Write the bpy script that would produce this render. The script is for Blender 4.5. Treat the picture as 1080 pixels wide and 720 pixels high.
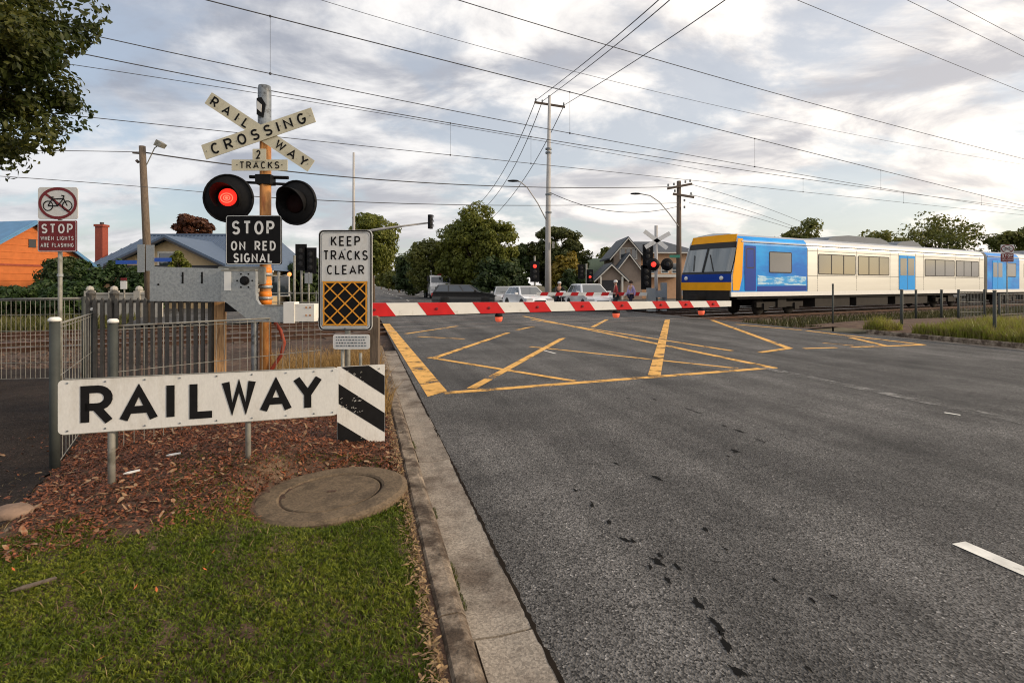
import bpy, bmesh, math, random
import numpy as np
from mathutils import Vector, Matrix
R = math.radians
random.seed(7); RNG = np.random.default_rng(7)
for o in list(bpy.data.objects): bpy.data.objects.remove(o)
sc = bpy.context.scene
COL = sc.collection

# ------------------------------------------------------------------ camera
EYE = 1.55; F = 560.0; CX = 540.0; HY = 300.0      # photograph: 1080 px wide, horizon at row 300
cam = bpy.data.cameras.new('camera'); camo = bpy.data.objects.new('camera', cam); COL.objects.link(camo)
camo.location = (0, 0, EYE); camo.rotation_euler = (R(90), 0, 0)
cam.sensor_width = 36; cam.lens = 36*F/1080; cam.shift_y = -60/1080
cam.clip_start = 0.05; cam.clip_end = 4000
sc.camera = camo
# ------------------------------------------------------------------ world: sky with broken cloud
SUN_AZ, SUN_EL = 99.0, 21.0        # azimuth clockwise from the view direction (+Y)
sundir = Vector((math.sin(R(SUN_AZ))*math.cos(R(SUN_EL)), math.cos(R(SUN_AZ))*math.cos(R(SUN_EL)), math.sin(R(SUN_EL))))
w = bpy.data.worlds.new('World'); sc.world = w; w.use_nodes = True
def build_world():
    nt = w.node_tree; N = nt.nodes; L = nt.links; N.clear()
    out = N.new('ShaderNodeOutputWorld'); bg = N.new('ShaderNodeBackground'); L.new(bg.outputs[0], out.inputs[0])
    sky = N.new('ShaderNodeTexSky'); sky.sky_type = 'NISHITA'; sky.sun_disc = False
    sky.sun_elevation = R(SUN_EL); sky.sun_rotation = R(SUN_AZ); sky.air_density = 1.2; sky.dust_density = 1.5
    def math_(op, a, b=None, c=None):
        n = N.new('ShaderNodeMath'); n.operation = op
        for i, v in enumerate((a, b, c)):
            if v is None: continue
            if isinstance(v, (int, float)): n.inputs[i].default_value = v
            else: L.new(v, n.inputs[i])
        return n.outputs[0]
    def mixc(f, a, b, bt='MIX'):
        n = N.new('ShaderNodeMix'); n.data_type = 'RGBA'; n.blend_type = bt
        for s, v in ((n.inputs[0], f), (n.inputs[6], a), (n.inputs[7], b)):
            if isinstance(v, (int, float)): s.default_value = v
            elif isinstance(v, tuple): s.default_value = (*v, 1)
            else: L.new(v, s)
        return n.outputs[2]
    def ramp(f, lo, hi):
        n = N.new('ShaderNodeMapRange'); n.interpolation_type = 'SMOOTHSTEP'
        L.new(f, n.inputs[0]); n.inputs[1].default_value = lo; n.inputs[2].default_value = hi
        return n.outputs[0]
    tc = N.new('ShaderNodeTexCoord'); sep = N.new('ShaderNodeSeparateXYZ'); L.new(tc.outputs['Generated'], sep.inputs[0])
    z = math_('ADD', math_('MAXIMUM', sep.outputs[2], 0.0), 0.27)
    u = math_('DIVIDE', sep.outputs[0], z); v = math_('DIVIDE', sep.outputs[1], z)
    cmb = N.new('ShaderNodeCombineXYZ'); L.new(u, cmb.inputs[0]); L.new(v, cmb.inputs[1])
    def noise(scale, detail, rough, off, dist=0.0, sx=1.0):
        mp = N.new('ShaderNodeMapping'); mp.inputs[1].default_value = off; mp.inputs[3].default_value = (sx, 1, 1)
        L.new(cmb.outputs[0], mp.inputs[0])
        n = N.new('ShaderNodeTexNoise'); n.inputs['Scale'].default_value = scale; n.inputs['Detail'].default_value = detail
        n.inputs['Roughness'].default_value = rough; n.inputs['Distortion'].default_value = dist
        L.new(mp.outputs[0], n.inputs[0]); return n.outputs[0]
    cover = ramp(noise(1.9, 9, 0.58, (3.4, 1.2, 0), 0.3, 0.85), 0.40, 0.54)
    shade = ramp(noise(2.5, 9, 0.58, (2.4, 6.2, 5), 0.4, 0.75), 0.42, 0.64)
    dotn = N.new('ShaderNodeVectorMath'); dotn.operation = 'DOT_PRODUCT'; L.new(tc.outputs['Generated'], dotn.inputs[0]); dotn.inputs[1].default_value = sundir
    toward = math_('POWER', math_('MULTIPLY_ADD', dotn.outputs['Value'], 0.5, 0.5), 1.25)     # thin bright cloud round the veiled sun
    lit = mixc(toward, (0.84, 0.87, 0.93), (1.80, 1.64, 1.44))
    dark = mixc(toward, (0.33, 0.38, 0.48), (0.80, 0.76, 0.76))
    cloud = mixc(shade, lit, dark)
    hz = ramp(sep.outputs[2], 0.30, 0.0)
    cloud = mixc(math_('MULTIPLY', hz, 0.45), cloud, mixc(toward, (0.82, 0.80, 0.80), (1.60, 1.38, 1.16)))
    skys = mixc(1.0, sky.outputs[0], (0.105, 0.12, 0.14), 'MULTIPLY')
    skyb = mixc(0.35, skys, lit)
    fin = mixc(math_('MULTIPLY_ADD', cover, 0.86, 0.10), skyb, cloud)
    L.new(fin, bg.inputs[0]); bg.inputs[1].default_value = 0.92
build_world()
# ------------------------------------------------------------------ sun behind thin cloud
sl = bpy.data.lights.new('sun', 'SUN'); sl.energy = 3.0; sl.angle = R(10); sl.color = (1.0, 0.78, 0.54)
so = bpy.data.objects.new('sun', sl); COL.objects.link(so); so.rotation_euler = sundir.to_track_quat('Z', 'Y').to_euler(); so.location = (30, 0, 30)
# ------------------------------------------------------------------ exposure
sc.view_settings.view_transform = 'Standard'; sc.view_settings.look = 'None'
sc.view_settings.exposure = 0.0; sc.view_settings.gamma = 1; sc.view_settings.use_curve_mapping = False
sc.render.engine = 'CYCLES'; sc.render.resolution_x = 1024; sc.render.resolution_y = 682; sc.render.filter_size = 1.2; sc.cycles.filter_width = 1.1

# ================================================================== helpers
def P(px, py, Z): return Vector(((px-CX)/F*Z, Z, EYE-(py-HY)/F*Z))
def G(px, py, h=0.0):
    Z = (EYE-h)*F/(py-HY); return Vector(((px-CX)/F*Z, Z, h))
# road frame: s along the road, t to the right of the left gutter edge
RO = Vector((.765, 0)); RD = Vector((-.2696, .963)); RR = Vector((.963, .2696))
def road(s, t, z=0.0):
    p = RO+RD*s+RR*t; return Vector((p.x, p.y, z))
def road_t(x, y): return (x-RO.x)*RR.x+(y-RO.y)*RR.y
def road_s(x, y): return (x-RO.x)*RD.x+(y-RO.y)*RD.y
# track frame: a along the rails (to the right), q across (away from the camera)
TU = Vector((.8714, .4906)); TN = Vector((-.4906, .8714))
def track(a, q, z=0.0):
    p = TU*a+TN*q; return Vector((p.x, p.y, z))
def ray_q(px, q): return q/(TN.y+TN.x*(px-CX)/F)       # depth where the view ray of column px meets track line q
def sstep(a, b, x):
    t = np.clip((x-a)/(b-a), 0, 1); return t*t*(3-2*t)
def terrain(x, y):
    """height of the left verge"""
    t = -(((x-RO.x)*RR.x+(y-RO.y)*RR.y)); q = x*TN.x+y*TN.y
    h = .125+.15*np.exp(-(((x+2.15)/.62)**2+((y-4.1)/.8)**2)/2)+.03*np.sin(x*2.1+y*1.3)*np.exp(-((y-5)/3.)**2)*sstep(.6, 1.4, t)
    h = h-.10*sstep(2.7, 3.5, t-.0*y)*sstep(1.5, 3, y)
    dm = np.sqrt((x+1.215)**2+(y-3.58)**2); f = 1-sstep(.50, .66, dm); h = h*(1-f)+.135*f
    h = h*(1-sstep(8.5, 13, q))+(-.06)*sstep(8.5, 13, q)
    return h
def terr(x, y): return float(terrain(np.array(x, float), np.array(y, float)))

class MB:
    def __init__(s): s.v = []; s.f = []; s.m = []; s.mi = 0
    def quad(s, *pts):
        i = len(s.v); s.v += [tuple(p) for p in pts]; s.f.append(tuple(range(i, i+len(pts)))); s.m.append(s.mi); return s
    def box(s, x0, x1, y0, y1, z0, z1, M=None):
        c = [Vector(p) for p in ((x0,y0,z0),(x1,y0,z0),(x1,y1,z0),(x0,y1,z0),(x0,y0,z1),(x1,y0,z1),(x1,y1,z1),(x0,y1,z1))]
        if M is not None: c = [M @ p for p in c]
        i = len(s.v); s.v += [tuple(p) for p in c]
        for f in ((3,2,1,0),(4,5,6,7),(0,1,5,4),(1,2,6,5),(2,3,7,6),(3,0,4,7)): s.f.append(tuple(i+k for k in f)); s.m.append(s.mi)
        return s
    def bar(s, a, b, w, h=None, up=(0,0,1)):
        h = w if h is None else h
        a = Vector(a); b = Vector(b); d = (b-a); ln = d.length; d.normalize(); up = Vector(up)
        if abs(d.dot(up)) > .98: up = Vector((0,1,0))
        sd = d.cross(up).normalized(); u2 = sd.cross(d)
        M = Matrix((( d.x, sd.x, u2.x, a.x),( d.y, sd.y, u2.y, a.y),( d.z, sd.z, u2.z, a.z),(0,0,0,1)))
        return s.box(0, ln, -w/2, w/2, -h/2, h/2, M)
    def tube(s, pts, r, n=10, cap=True):
        pts = [Vector(p) for p in pts]; rs = r if isinstance(r, (list, tuple)) else [r]*len(pts)
        i0 = len(s.v); prev = None
        for k, p in enumerate(pts):
            d = (pts[min(k+1, len(pts)-1)]-pts[max(k-1, 0)]).normalized()
            if prev is None:
                a = Vector((0,0,1)) if abs(d.z) < .9 else Vector((1,0,0))
                u = d.cross(a).normalized()
            else: u = (prev-d*prev.dot(d)).normalized()
            prev = u; v = d.cross(u)
            for j in range(n):
                t = 2*math.pi*j/n; s.v.append(tuple(p+(u*math.cos(t)+v*math.sin(t))*rs[k]))
        for k in range(len(pts)-1):
            for j in range(n):
                a = i0+k*n+j; b = i0+k*n+(j+1) % n; s.f.append((a, b, b+n, a+n)); s.m.append(s.mi)
        if cap:
            s.f.append(tuple(i0+j for j in range(n-1, -1, -1))); s.m.append(s.mi)
            e = i0+(len(pts)-1)*n; s.f.append(tuple(e+j for j in range(n))); s.m.append(s.mi)
        return s
    def prism(s, poly, y0, y1, ax='y'):
        """polygon in (x,z) pulled along y (ax='y'), or in (x,y) pulled along z (ax='z'), or in (y,z) along x"""
        def mk(p, t): return (p[0], t, p[1]) if ax == 'y' else ((p[0], p[1], t) if ax == 'z' else (t, p[0], p[1]))
        n = len(poly); i = len(s.v); s.v += [mk(p, y0) for p in poly]+[mk(p, y1) for p in poly]
        s.f.append(tuple(range(i, i+n))); s.f.append(tuple(range(i+2*n-1, i+n-1, -1))); s.m += [s.mi]*2
        for k in range(n): s.f.append((i+k, i+n+k, i+n+(k+1) % n, i+(k+1) % n)); s.m.append(s.mi)
        return s
    def ribbon(s, pts, wd, y, cl=False):
        """flat stroke in the x-z plane facing -y at depth y"""
        pts = [Vector((p[0], p[1])) for p in pts]; n = len(pts); Ls = []; Rs = []
        for k in range(n):
            if cl: a = pts[(k-1) % n]; b = pts[(k+1) % n]
            else: a = pts[max(k-1, 0)]; b = pts[min(k+1, n-1)]
            d1 = (pts[k]-a); d2 = (b-pts[k])
            d1 = d1.normalized() if d1.length > 1e-9 else d2.normalized(); d2 = d2.normalized() if d2.length > 1e-9 else d1
            t = (d1+d2); t = t.normalized() if t.length > 1e-6 else d1
            nm = Vector((-t.y, t.x)); c = max(.35, abs(nm.dot(Vector((-d1.y, d1.x)))))
            o = nm*(wd/2/c); Ls.append(pts[k]+o); Rs.append(pts[k]-o)
        for k in range(n if cl else n-1):
            k2 = (k+1) % n
            s.quad((Rs[k].x, y, Rs[k].y), (Rs[k2].x, y, Rs[k2].y), (Ls[k2].x, y, Ls[k2].y), (Ls[k].x, y, Ls[k].y))
        return s
    def lathe(s, prof, n=16, M=None):
        """profile (r,z) round z"""
        i0 = len(s.v)
        for r, z in prof:
            for j in range(n):
                t = 2*math.pi*j/n; p = Vector((r*math.cos(t), r*math.sin(t), z)); s.v.append(tuple(M @ p if M is not None else p))
        for k in range(len(prof)-1):
            for j in range(n):
                a = i0+k*n+j; b = i0+k*n+(j+1) % n; s.f.append((a, b, b+n, a+n)); s.m.append(s.mi)
        s.f.append(tuple(i0+j for j in range(n-1, -1, -1))); e = i0+(len(prof)-1)*n; s.f.append(tuple(e+j for j in range(n))); s.m += [s.mi]*2
        return s
    def mesh(s, name, mats, smooth=False):
        me = bpy.data.meshes.new(name); me.from_pydata(s.v, [], s.f)
        for m in (mats if isinstance(mats, (list, tuple)) else [mats]): me.materials.append(m)
        if max(s.m, default=0) > 0: me.polygons.foreach_set('material_index', s.m)
        if smooth: me.polygons.foreach_set('use_smooth', [True]*len(s.f))
        me.update(); return me
def obj(name, me, parent=None, loc=None, kind=None, label=None):
    o = bpy.data.objects.new(name, me); COL.objects.link(o)
    if parent is not None: o.parent = parent
    if loc is not None: o.location = loc
    if kind: o['kind'] = kind
    if label: o['label'] = label
    return o
def tag(o, label, cat, group=None):
    o['label'] = label; o['category'] = cat
    if group: o['group'] = group
    return o
def thing(name, label, cat, loc=(0,0,0), rz=0.0, group=None):
    o = bpy.data.objects.new(name, None); COL.objects.link(o); o.empty_display_size = .2
    o.location = loc; o.rotation_euler = (0, 0, rz); return tag(o, label, cat, group)
SMALL = {'bolts', 'rivets', 'slots', 'clamp_bolts', 'clamp_bands', 'reflective_bands', 'insulators', 'bands', 'window_bars', 'side_ribs', 'print', 'eyes', 'axle_boxes', 'edge_trim', 'flange', 'lens_core', 'bicycle_symbol', 'lattice', 'red_ring', 'wiper', 'frame'}
def part(th, name, mb, mats, smooth=False, **k):
    if name in SMALL: k['kind'] = 'stuff'          # fittings too small to pick apart singly
    return obj(name, mb.mesh(name, mats, smooth) if isinstance(mb, MB) else mb, th, **k)
def struct(name, mb, mats, smooth=False, parent=None, kind='structure'):
    return obj(name, mb.mesh(name, mats, smooth), parent, kind=kind if parent is None else None)
def copy_tree(o, parent=None):
    c = o.copy(); COL.objects.link(c); c.parent = parent
    for ch in list(o.children): copy_tree(ch, c)
    return c
def np_mesh(name, V, FQ, mats, nper):
    """V (N,3) float, FQ (M,nper) int"""
    me = bpy.data.meshes.new(name); me.vertices.add(len(V)); me.vertices.foreach_set('co', np.asarray(V, np.float32).ravel())
    m = len(FQ); me.loops.add(m*nper); me.loops.foreach_set('vertex_index', np.asarray(FQ, np.int32).ravel())
    me.polygons.add(m); me.polygons.foreach_set('loop_start', np.arange(0, m*nper, nper, dtype=np.int32))
    me.polygons.foreach_set('loop_total', np.full(m, nper, np.int32))
    me.materials.append(mats); me.update(calc_edges=True); me.validate(); return me
def unit(n):
    v = RNG.normal(size=(n, 3)); return v/np.linalg.norm(v, axis=1, keepdims=True)
def leaf_mesh(name, C, size, mat, asp=.55, up=.3, nrm=None):
    """one pointed leaf (a folded rhomb of two triangles) at each centre"""
    n = len(C); nv = unit(n)+np.array([0, 0, up]) if nrm is None else nrm+unit(n)*.8
    nv /= np.linalg.norm(nv, axis=1, keepdims=True)
    a = np.cross(nv, unit(n)); a /= np.linalg.norm(a, axis=1, keepdims=True); b = np.cross(nv, a)
    sz = (size*RNG.uniform(.6, 1.35, n))[:, None]
    V = np.stack([C-a*sz, C+b*sz*asp+nv*sz*.2, C+a*sz, C-b*sz*asp+nv*sz*.2], 1).reshape(-1, 3)
    i = np.arange(n)[:, None]*4
    FQ = np.concatenate([i+np.array([[0, 1, 2]]), i+np.array([[0, 2, 3]])], 1).reshape(-1, 3)
    return np_mesh(name, V, FQ, mat, 3)

# ------------------------------------------------------------------ materials
def mat(name, c, rough=.6, metal=0.0, var=.12, scale=6.0, bump=0.0, bscale=60.0, c2=None, lo=.5, hi=.62, sscale=4.0, spec=.3, fine=0.0, fscale=200.0, stretch=None, clear=0.0, cell=0.0, cellscale=150.0):
    m = bpy.data.materials.new(name); m.use_nodes = True; nt = m.node_tree; N = nt.nodes; L = nt.links
    b = N['Principled BSDF']; b.inputs['Roughness'].default_value = rough; b.inputs['Metallic'].default_value = metal
    b.inputs['Specular IOR Level'].default_value = spec; b.inputs['Coat Weight'].default_value = clear
    tc = N.new('ShaderNodeTexCoord'); src = tc.outputs['Object']
    if stretch:
        mp = N.new('ShaderNodeMapping'); mp.inputs[3].default_value = stretch; L.new(src, mp.inputs[0]); src = mp.outputs[0]
    def noise(s, d=5, r=.6):
        n = N.new('ShaderNodeTexNoise'); n.inputs['Scale'].default_value = s; n.inputs['Detail'].default_value = d; n.inputs['Roughness'].default_value = r
        L.new(src, n.inputs[0]); return n.outputs[0]
    def mr(f, a, bb, c_, d):
        n = N.new('ShaderNodeMapRange'); L.new(f, n.inputs[0])
        for i, v in enumerate((a, bb, c_, d)): n.inputs[1+i].default_value = v
        return n.outputs[0]
    def mixc(f, a, bb, bt='MIX'):
        n = N.new('ShaderNodeMix'); n.data_type = 'RGBA'; n.blend_type = bt
        for s_, v in ((n.inputs[0], f), (n.inputs[6], a), (n.inputs[7], bb)):
            if isinstance(v, (int, float)): s_.default_value = v
            elif isinstance(v, tuple): s_.default_value = (*v, 1)
            else: L.new(v, s_)
        return n.outputs[2]
    col = tuple(c)
    if c2 is not None: col = mixc(mr(noise(sscale, 7, .65), lo, hi, 0, 1), tuple(c), tuple(c2))
    if var > 0:
        g = N.new('ShaderNodeCombineColor'); f = mr(noise(scale), .3, .7, 1-var, 1+var)
        for i in range(3): L.new(f, g.inputs[i])
        col = mixc(1.0, col, g.outputs[0], 'MULTIPLY')
    if fine > 0:
        g = N.new('ShaderNodeCombineColor'); f = mr(noise(fscale, 2, .5), .3, .7, 1-fine, 1+fine)
        for i in range(3): L.new(f, g.inputs[i])
        col = mixc(1.0, col, g.outputs[0], 'MULTIPLY')
    if cell > 0:
        vv = N.new('ShaderNodeTexVoronoi'); vv.inputs['Scale'].default_value = cellscale; L.new(src, vv.inputs[0])
        sp = N.new('ShaderNodeSeparateColor'); L.new(vv.outputs['Color'], sp.inputs[0])
        g = N.new('ShaderNodeCombineColor'); f = mr(sp.outputs[0], 0, 1, 1-cell, 1+cell)
        for i in range(3): L.new(f, g.inputs[i])
        col = mixc(1.0, col, g.outputs[0], 'MULTIPLY')
    if isinstance(col, tuple): b.inputs['Base Color'].default_value = (*col, 1)
    else: L.new(col, b.inputs['Base Color'])
    if bump > 0:
        bp = N.new('ShaderNodeBump'); bp.inputs['Strength'].default_value = 1.0; bp.inputs['Distance'].default_value = bump
        L.new(noise(bscale, 4, .6), bp.inputs['Height']); L.new(bp.outputs[0], b.inputs['Normal'])
    return m
def emis(name, c, st):
    m = bpy.data.materials.new(name); m.use_nodes = True; b = m.node_tree.nodes['Principled BSDF']
    b.inputs['Base Color'].default_value = (*c, 1); b.inputs['Emission Color'].default_value = (*c, 1); b.inputs['Emission Strength'].default_value = st; return m
def leafmat(name, c1, c2, scale=.6, trans=.25, fine=9.0, c3=None):
    m = bpy.data.materials.new(name); m.use_nodes = True; nt = m.node_tree; N = nt.nodes; L = nt.links
    b = N['Principled BSDF']; b.inputs['Roughness'].default_value = .5; b.inputs['Specular IOR Level'].default_value = .3
    tc = N.new('ShaderNodeTexCoord')
    def nz(s, d):
        n = N.new('ShaderNodeTexNoise'); n.inputs['Scale'].default_value = s; n.inputs['Detail'].default_value = d; L.new(tc.outputs['Object'], n.inputs[0])
        r = N.new('ShaderNodeMapRange'); L.new(n.outputs[0], r.inputs[0]); r.inputs[1].default_value = .36; r.inputs[2].default_value = .64; return r.outputs[0]
    def mx(f, a, bb):
        n = N.new('ShaderNodeMix'); n.data_type = 'RGBA'; L.new(f, n.inputs[0])
        for s_, v in ((n.inputs[6], a), (n.inputs[7], bb)):
            if isinstance(v, tuple): s_.default_value = (*v, 1)
            else: L.new(v, s_)
        return n.outputs[2]
    col = mx(nz(scale, 3), tuple(c1), tuple(c2))
    col = mx(nz(fine, 1), col, tuple(c3 if c3 else [x*.6 for x in c1]))
    L.new(col, b.inputs['Base Color'])
    tr = N.new('ShaderNodeBsdfTranslucent'); L.new(col, tr.inputs[0]); ms = N.new('ShaderNodeMixShader'); ms.inputs[0].default_value = trans
    L.new(b.outputs[0], ms.inputs[1]); L.new(tr.outputs[0], ms.inputs[2]); L.new(ms.outputs[0], N['Material Output'].inputs[0]); return m
def glassy(name, c, rough=.06, ior=1.8):
    m = bpy.data.materials.new(name); m.use_nodes = True; b = m.node_tree.nodes['Principled BSDF']
    b.inputs['Base Color'].default_value = (*c, 1); b.inputs['Roughness'].default_value = rough; b.inputs['Specular IOR Level'].default_value = .5; b.inputs['IOR'].default_value = ior; return m
M = {}
M['galv'] = mat('galvanised steel', (.38, .40, .40), .5, .5, .16, 30, .0006, 90, c2=(.30, .32, .33), sscale=45, lo=.45, hi=.6)
M['galv_post'] = mat('galvanised post', (.27, .265, .235), .6, .25, .2, 9, c2=(.17, .165, .14), sscale=7)
M['wire'] = mat('mesh wire', (.24, .24, .22), .65, .2, .15, 12, c2=(.15, .11, .08), sscale=9, lo=.52, hi=.7)
M['cable'] = mat('dark cable', (.06, .062, .07), .7, 0, .1)
M['rust_pole'] = mat('rust painted pole', (.54, .25, .08), .55, 0, .2, 14, .0006, 70, c2=(.34, .12, .035), sscale=11, lo=.46, hi=.62, stretch=(1, 1, .25))
M['sleeve'] = mat('grey pole sleeve', (.20, .225, .25), .5, .2, .25, 12, c2=(.08, .085, .09), sscale=16)
M['white_sign'] = mat('white sign sheet', (.66, .66, .64), .5, 0, .08, 5, c2=(.42, .40, .36), sscale=5, lo=.50, hi=.80, fine=.05, fscale=60, stretch=(1.4, 1, .6))
M['cream_sign'] = mat('aged cream sign', (.60, .56, .42), .6, 0, .08, 8, c2=(.40, .35, .24), sscale=14, lo=.56, hi=.75)
M['sign_black'] = mat('sign black', (.010, .010, .011), .75, 0, .2, 20, spec=.12)
M['sign_grey_text'] = mat('retroreflective grey', (.72, .72, .70), .5, 0, .06, 20)
M['sign_red'] = mat('faded red sign', (.17, .018, .022), .55, 0, .12, 12)
M['sign_orange'] = mat('sign amber', (.75, .32, .03), .5, 0, .12, 20)
M['black_metal'] = mat('black metal', (.010, .010, .011), .6, 0, .2, 20, spec=.15)
M['boom_white'] = mat('boom white', (.78, .77, .72), .45, 0, .06, 4, c2=(.60, .57, .50), sscale=9, lo=.58, hi=.74)
M['boom_red'] = mat('boom red', (.58, .016, .018), .4, 0, .12, 6)
M['rubber_red'] = mat('red conduit', (.28, .045, .02), .6, 0, .15, 12)
M['timber'] = mat('weathered timber', (.15, .115, .085), .85, 0, .25, 10, .002, 40, c2=(.10, .075, .055), sscale=8, stretch=(6, 6, .6))
M['timber_warm'] = mat('brown timber post', (.42, .25, .12), .85, 0, .25, 10, .002, 40, c2=(.24, .14, .07), sscale=8, stretch=(6, 6, .6))
M['pole_dark'] = mat('dark timber pole', (.13, .10, .08), .9, 0, .25, 6, .003, 30, stretch=(4, 4, .3))
M['concrete_pole'] = mat('grey concrete pole', (.42, .41, .40), .8, 0, .14, 3, stretch=(1, 1, .4))
M['picket'] = mat('dark picket paint', (.085, .080, .072), .7, .0, .25, 10)
M['steel_post'] = mat('grey-green steel post', (.048, .054, .05), .65, .0, .2, 8)
M['cap'] = mat('white plastic cap', (.75, .75, .72), .5, 0, .05)
M['red_lamp_dim'] = emis('small boom lamp', (.85, .13, .06), .35)
M['red_lit'] = emis('lit red lens', (1.0, .03, .018), 1.2)
M['red_core'] = emis('lit red lens core', (1.0, .16, .09), 1.5)
M['red_far'] = emis('far red lamp', (1.0, .04, .025), 1.5)
M['amber_far'] = emis('far amber lamp', (1.0, .28, .08), 1.6)
M['glass'] = glassy('dark glass', (.03, .042, .055), .06, 2.1)
M['tyre'] = mat('tyre', (.02, .02, .02), .8, 0, .1)
M['rim'] = mat('wheel rim', (.45, .46, .47), .35, .7, .05)
M['plastic'] = mat('dark plastic', (.03, .03, .032), .6, 0, .1)
M['skin'] = mat('skin', (.50, .30, .21), .55, 0, .05)

# ================================================================== the setting
def asphalt(name, base, dark, speck=.5, cs=110.0, patch=.3, spec=.25):
    m = bpy.data.materials.new(name); m.use_nodes = True; nt = m.node_tree; N = nt.nodes; L = nt.links
    b = N['Principled BSDF']; b.inputs['Roughness'].default_value = .78; b.inputs['Specular IOR Level'].default_value = spec
    tc = N.new('ShaderNodeTexCoord'); rot = N.new('ShaderNodeMapping'); rot.inputs[2].default_value = (0, 0, R(-15.64)); L.new(tc.outputs['Object'], rot.inputs[0])
    st = N.new('ShaderNodeMapping'); st.inputs[3].default_value = (1, .06, 1); L.new(rot.outputs[0], st.inputs[0])
    def nz(src, s, d, r=.6):
        n = N.new('ShaderNodeTexNoise'); n.inputs['Scale'].default_value = s; n.inputs['Detail'].default_value = d; n.inputs['Roughness'].default_value = r; L.new(src, n.inputs[0]); return n.outputs[0]
    def mr(f, a, b_, c, d):
        n = N.new('ShaderNodeMapRange'); L.new(f, n.inputs[0])
        for i, v in enumerate((a, b_, c, d)): n.inputs[1+i].default_value = v
        return n.outputs[0]
    def mul(a, c):
        n = N.new('ShaderNodeMath'); n.operation = 'MULTIPLY'
        for s_, v in ((n.inputs[0], a), (n.inputs[1], c)):
            if isinstance(v, (int, float)): s_.default_value = v
            else: L.new(v, s_)
        return n.outputs[0]
    wear = mr(nz(st.outputs[0], 1.3, 4), .38, .62, 1-patch, 1+patch)           # polished wheel tracks along the lane
    blot = mr(nz(tc.outputs['Object'], .35, 7), .35, .65, .76, 1.2)
    vo = N.new('ShaderNodeTexVoronoi'); vo.inputs['Scale'].default_value = cs; L.new(tc.outputs['Object'], vo.inputs[0])
    sp = N.new('ShaderNodeSeparateColor'); L.new(vo.outputs['Color'], sp.inputs[0])
    ag = mr(sp.outputs[0], 0, 1, 1-speck, 1+speck)
    hi = mr(sp.outputs[1], .93, 1.0, 1.0, 2.4)                                 # a few pale stones
    stain = mr(nz(tc.outputs['Object'], .9, 6, .65), .56, .70, 1.0, .70)
    f = mul(mul(mul(mul(wear, blot), ag), hi), stain)
    mx = N.new('ShaderNodeMix'); mx.data_type = 'RGBA'; L.new(mr(nz(tc.outputs['Object'], 1.1, 5), .42, .62, 0, 1), mx.inputs[0]); mx.inputs[6].default_value = (*base, 1); mx.inputs[7].default_value = (*dark, 1)
    g = N.new('ShaderNodeCombineColor'); [L.new(f, g.inputs[i]) for i in range(3)]
    m2 = N.new('ShaderNodeMix'); m2.data_type = 'RGBA'; m2.blend_type = 'MULTIPLY'; m2.inputs[0].default_value = 1; L.new(mx.outputs[2], m2.inputs[6]); L.new(g.outputs[0], m2.inputs[7])
    L.new(m2.outputs[2], b.inputs['Base Color'])
    bp = N.new('ShaderNodeBump'); bp.inputs['Distance'].default_value = .005; bp.inputs['Strength'].default_value = .9; L.new(vo.outputs['Distance'], bp.inputs['Height']); L.new(bp.outputs[0], b.inputs['Normal'])
    return m
def paint(name, c, worn):
    """road paint worn through to the asphalt under it"""
    m = bpy.data.materials.new(name); m.use_nodes = True; nt = m.node_tree; N = nt.nodes; L = nt.links
    b = N['Principled BSDF']; b.inputs['Roughness'].default_value = .7
    tc = N.new('ShaderNodeTexCoord')
    def nz(s, d, r=.65):
        n = N.new('ShaderNodeTexNoise'); n.inputs['Scale'].default_value = s; n.inputs['Detail'].default_value = d; n.inputs['Roughness'].default_value = r; L.new(tc.outputs['Object'], n.inputs[0]); return n.outputs[0]
    r = N.new('ShaderNodeMapRange'); L.new(nz(2.2, 9, .72), r.inputs[0]); r.inputs[1].default_value = worn-.05; r.inputs[2].default_value = worn+.07
    r2 = N.new('ShaderNodeMapRange'); L.new(nz(7, 5), r2.inputs[0]); r2.inputs[1].default_value = .3; r2.inputs[2].default_value = .7; r2.inputs[3].default_value = .72; r2.inputs[4].default_value = 1.15
    g = N.new('ShaderNodeCombineColor'); [L.new(r2.outputs[0], g.inputs[i]) for i in range(3)]
    m2 = N.new('ShaderNodeMix'); m2.data_type = 'RGBA'; m2.blend_type = 'MULTIPLY'; m2.inputs[0].default_value = 1; m2.inputs[6].default_value = (*c, 1); L.new(g.outputs[0], m2.inputs[7]); L.new(m2.outputs[2], b.inputs['Base Color'])
    tr = N.new('ShaderNodeBsdfTransparent'); ms = N.new('ShaderNodeMixShader'); L.new(r.outputs[0], ms.inputs[0]); L.new(tr.outputs[0], ms.inputs[1]); L.new(b.outputs[0], ms.inputs[2]); L.new(ms.outputs[0], N['Material Output'].inputs[0])
    return m
M['asphalt'] = asphalt('road asphalt', (.094, .091, .088), (.068, .066, .064), .82, 104, .28)
M['path'] = asphalt('footpath asphalt', (.040, .031, .026), (.028, .022, .019), .4, 90, .1, .06)
M['yellow'] = paint('worn yellow road paint', (.76, .41, .085), .42)
M['white_paint'] = paint('worn white road paint', (.72, .71, .66), .38)
M['faint_paint'] = paint('nearly gone white road paint', (.19, .185, .175), .50)
M['soil'] = mat('brown soil', (.085, .050, .034), .95, 0, .3, 3, .012, 25, c2=(.13, .085, .055), sscale=2.2, fine=.4, fscale=60)
M['ground'] = mat('dry grassy ground', (.10, .085, .05), .95, 0, .3, .4, .02, 8, c2=(.06, .07, .03), sscale=.25)
M['ballast'] = mat('rail ballast', (.085, .054, .040), .95, 0, .25, 1.2, .03, 22, c2=(.048, .032, .024), sscale=.8, cell=.55, cellscale=18)
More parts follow.
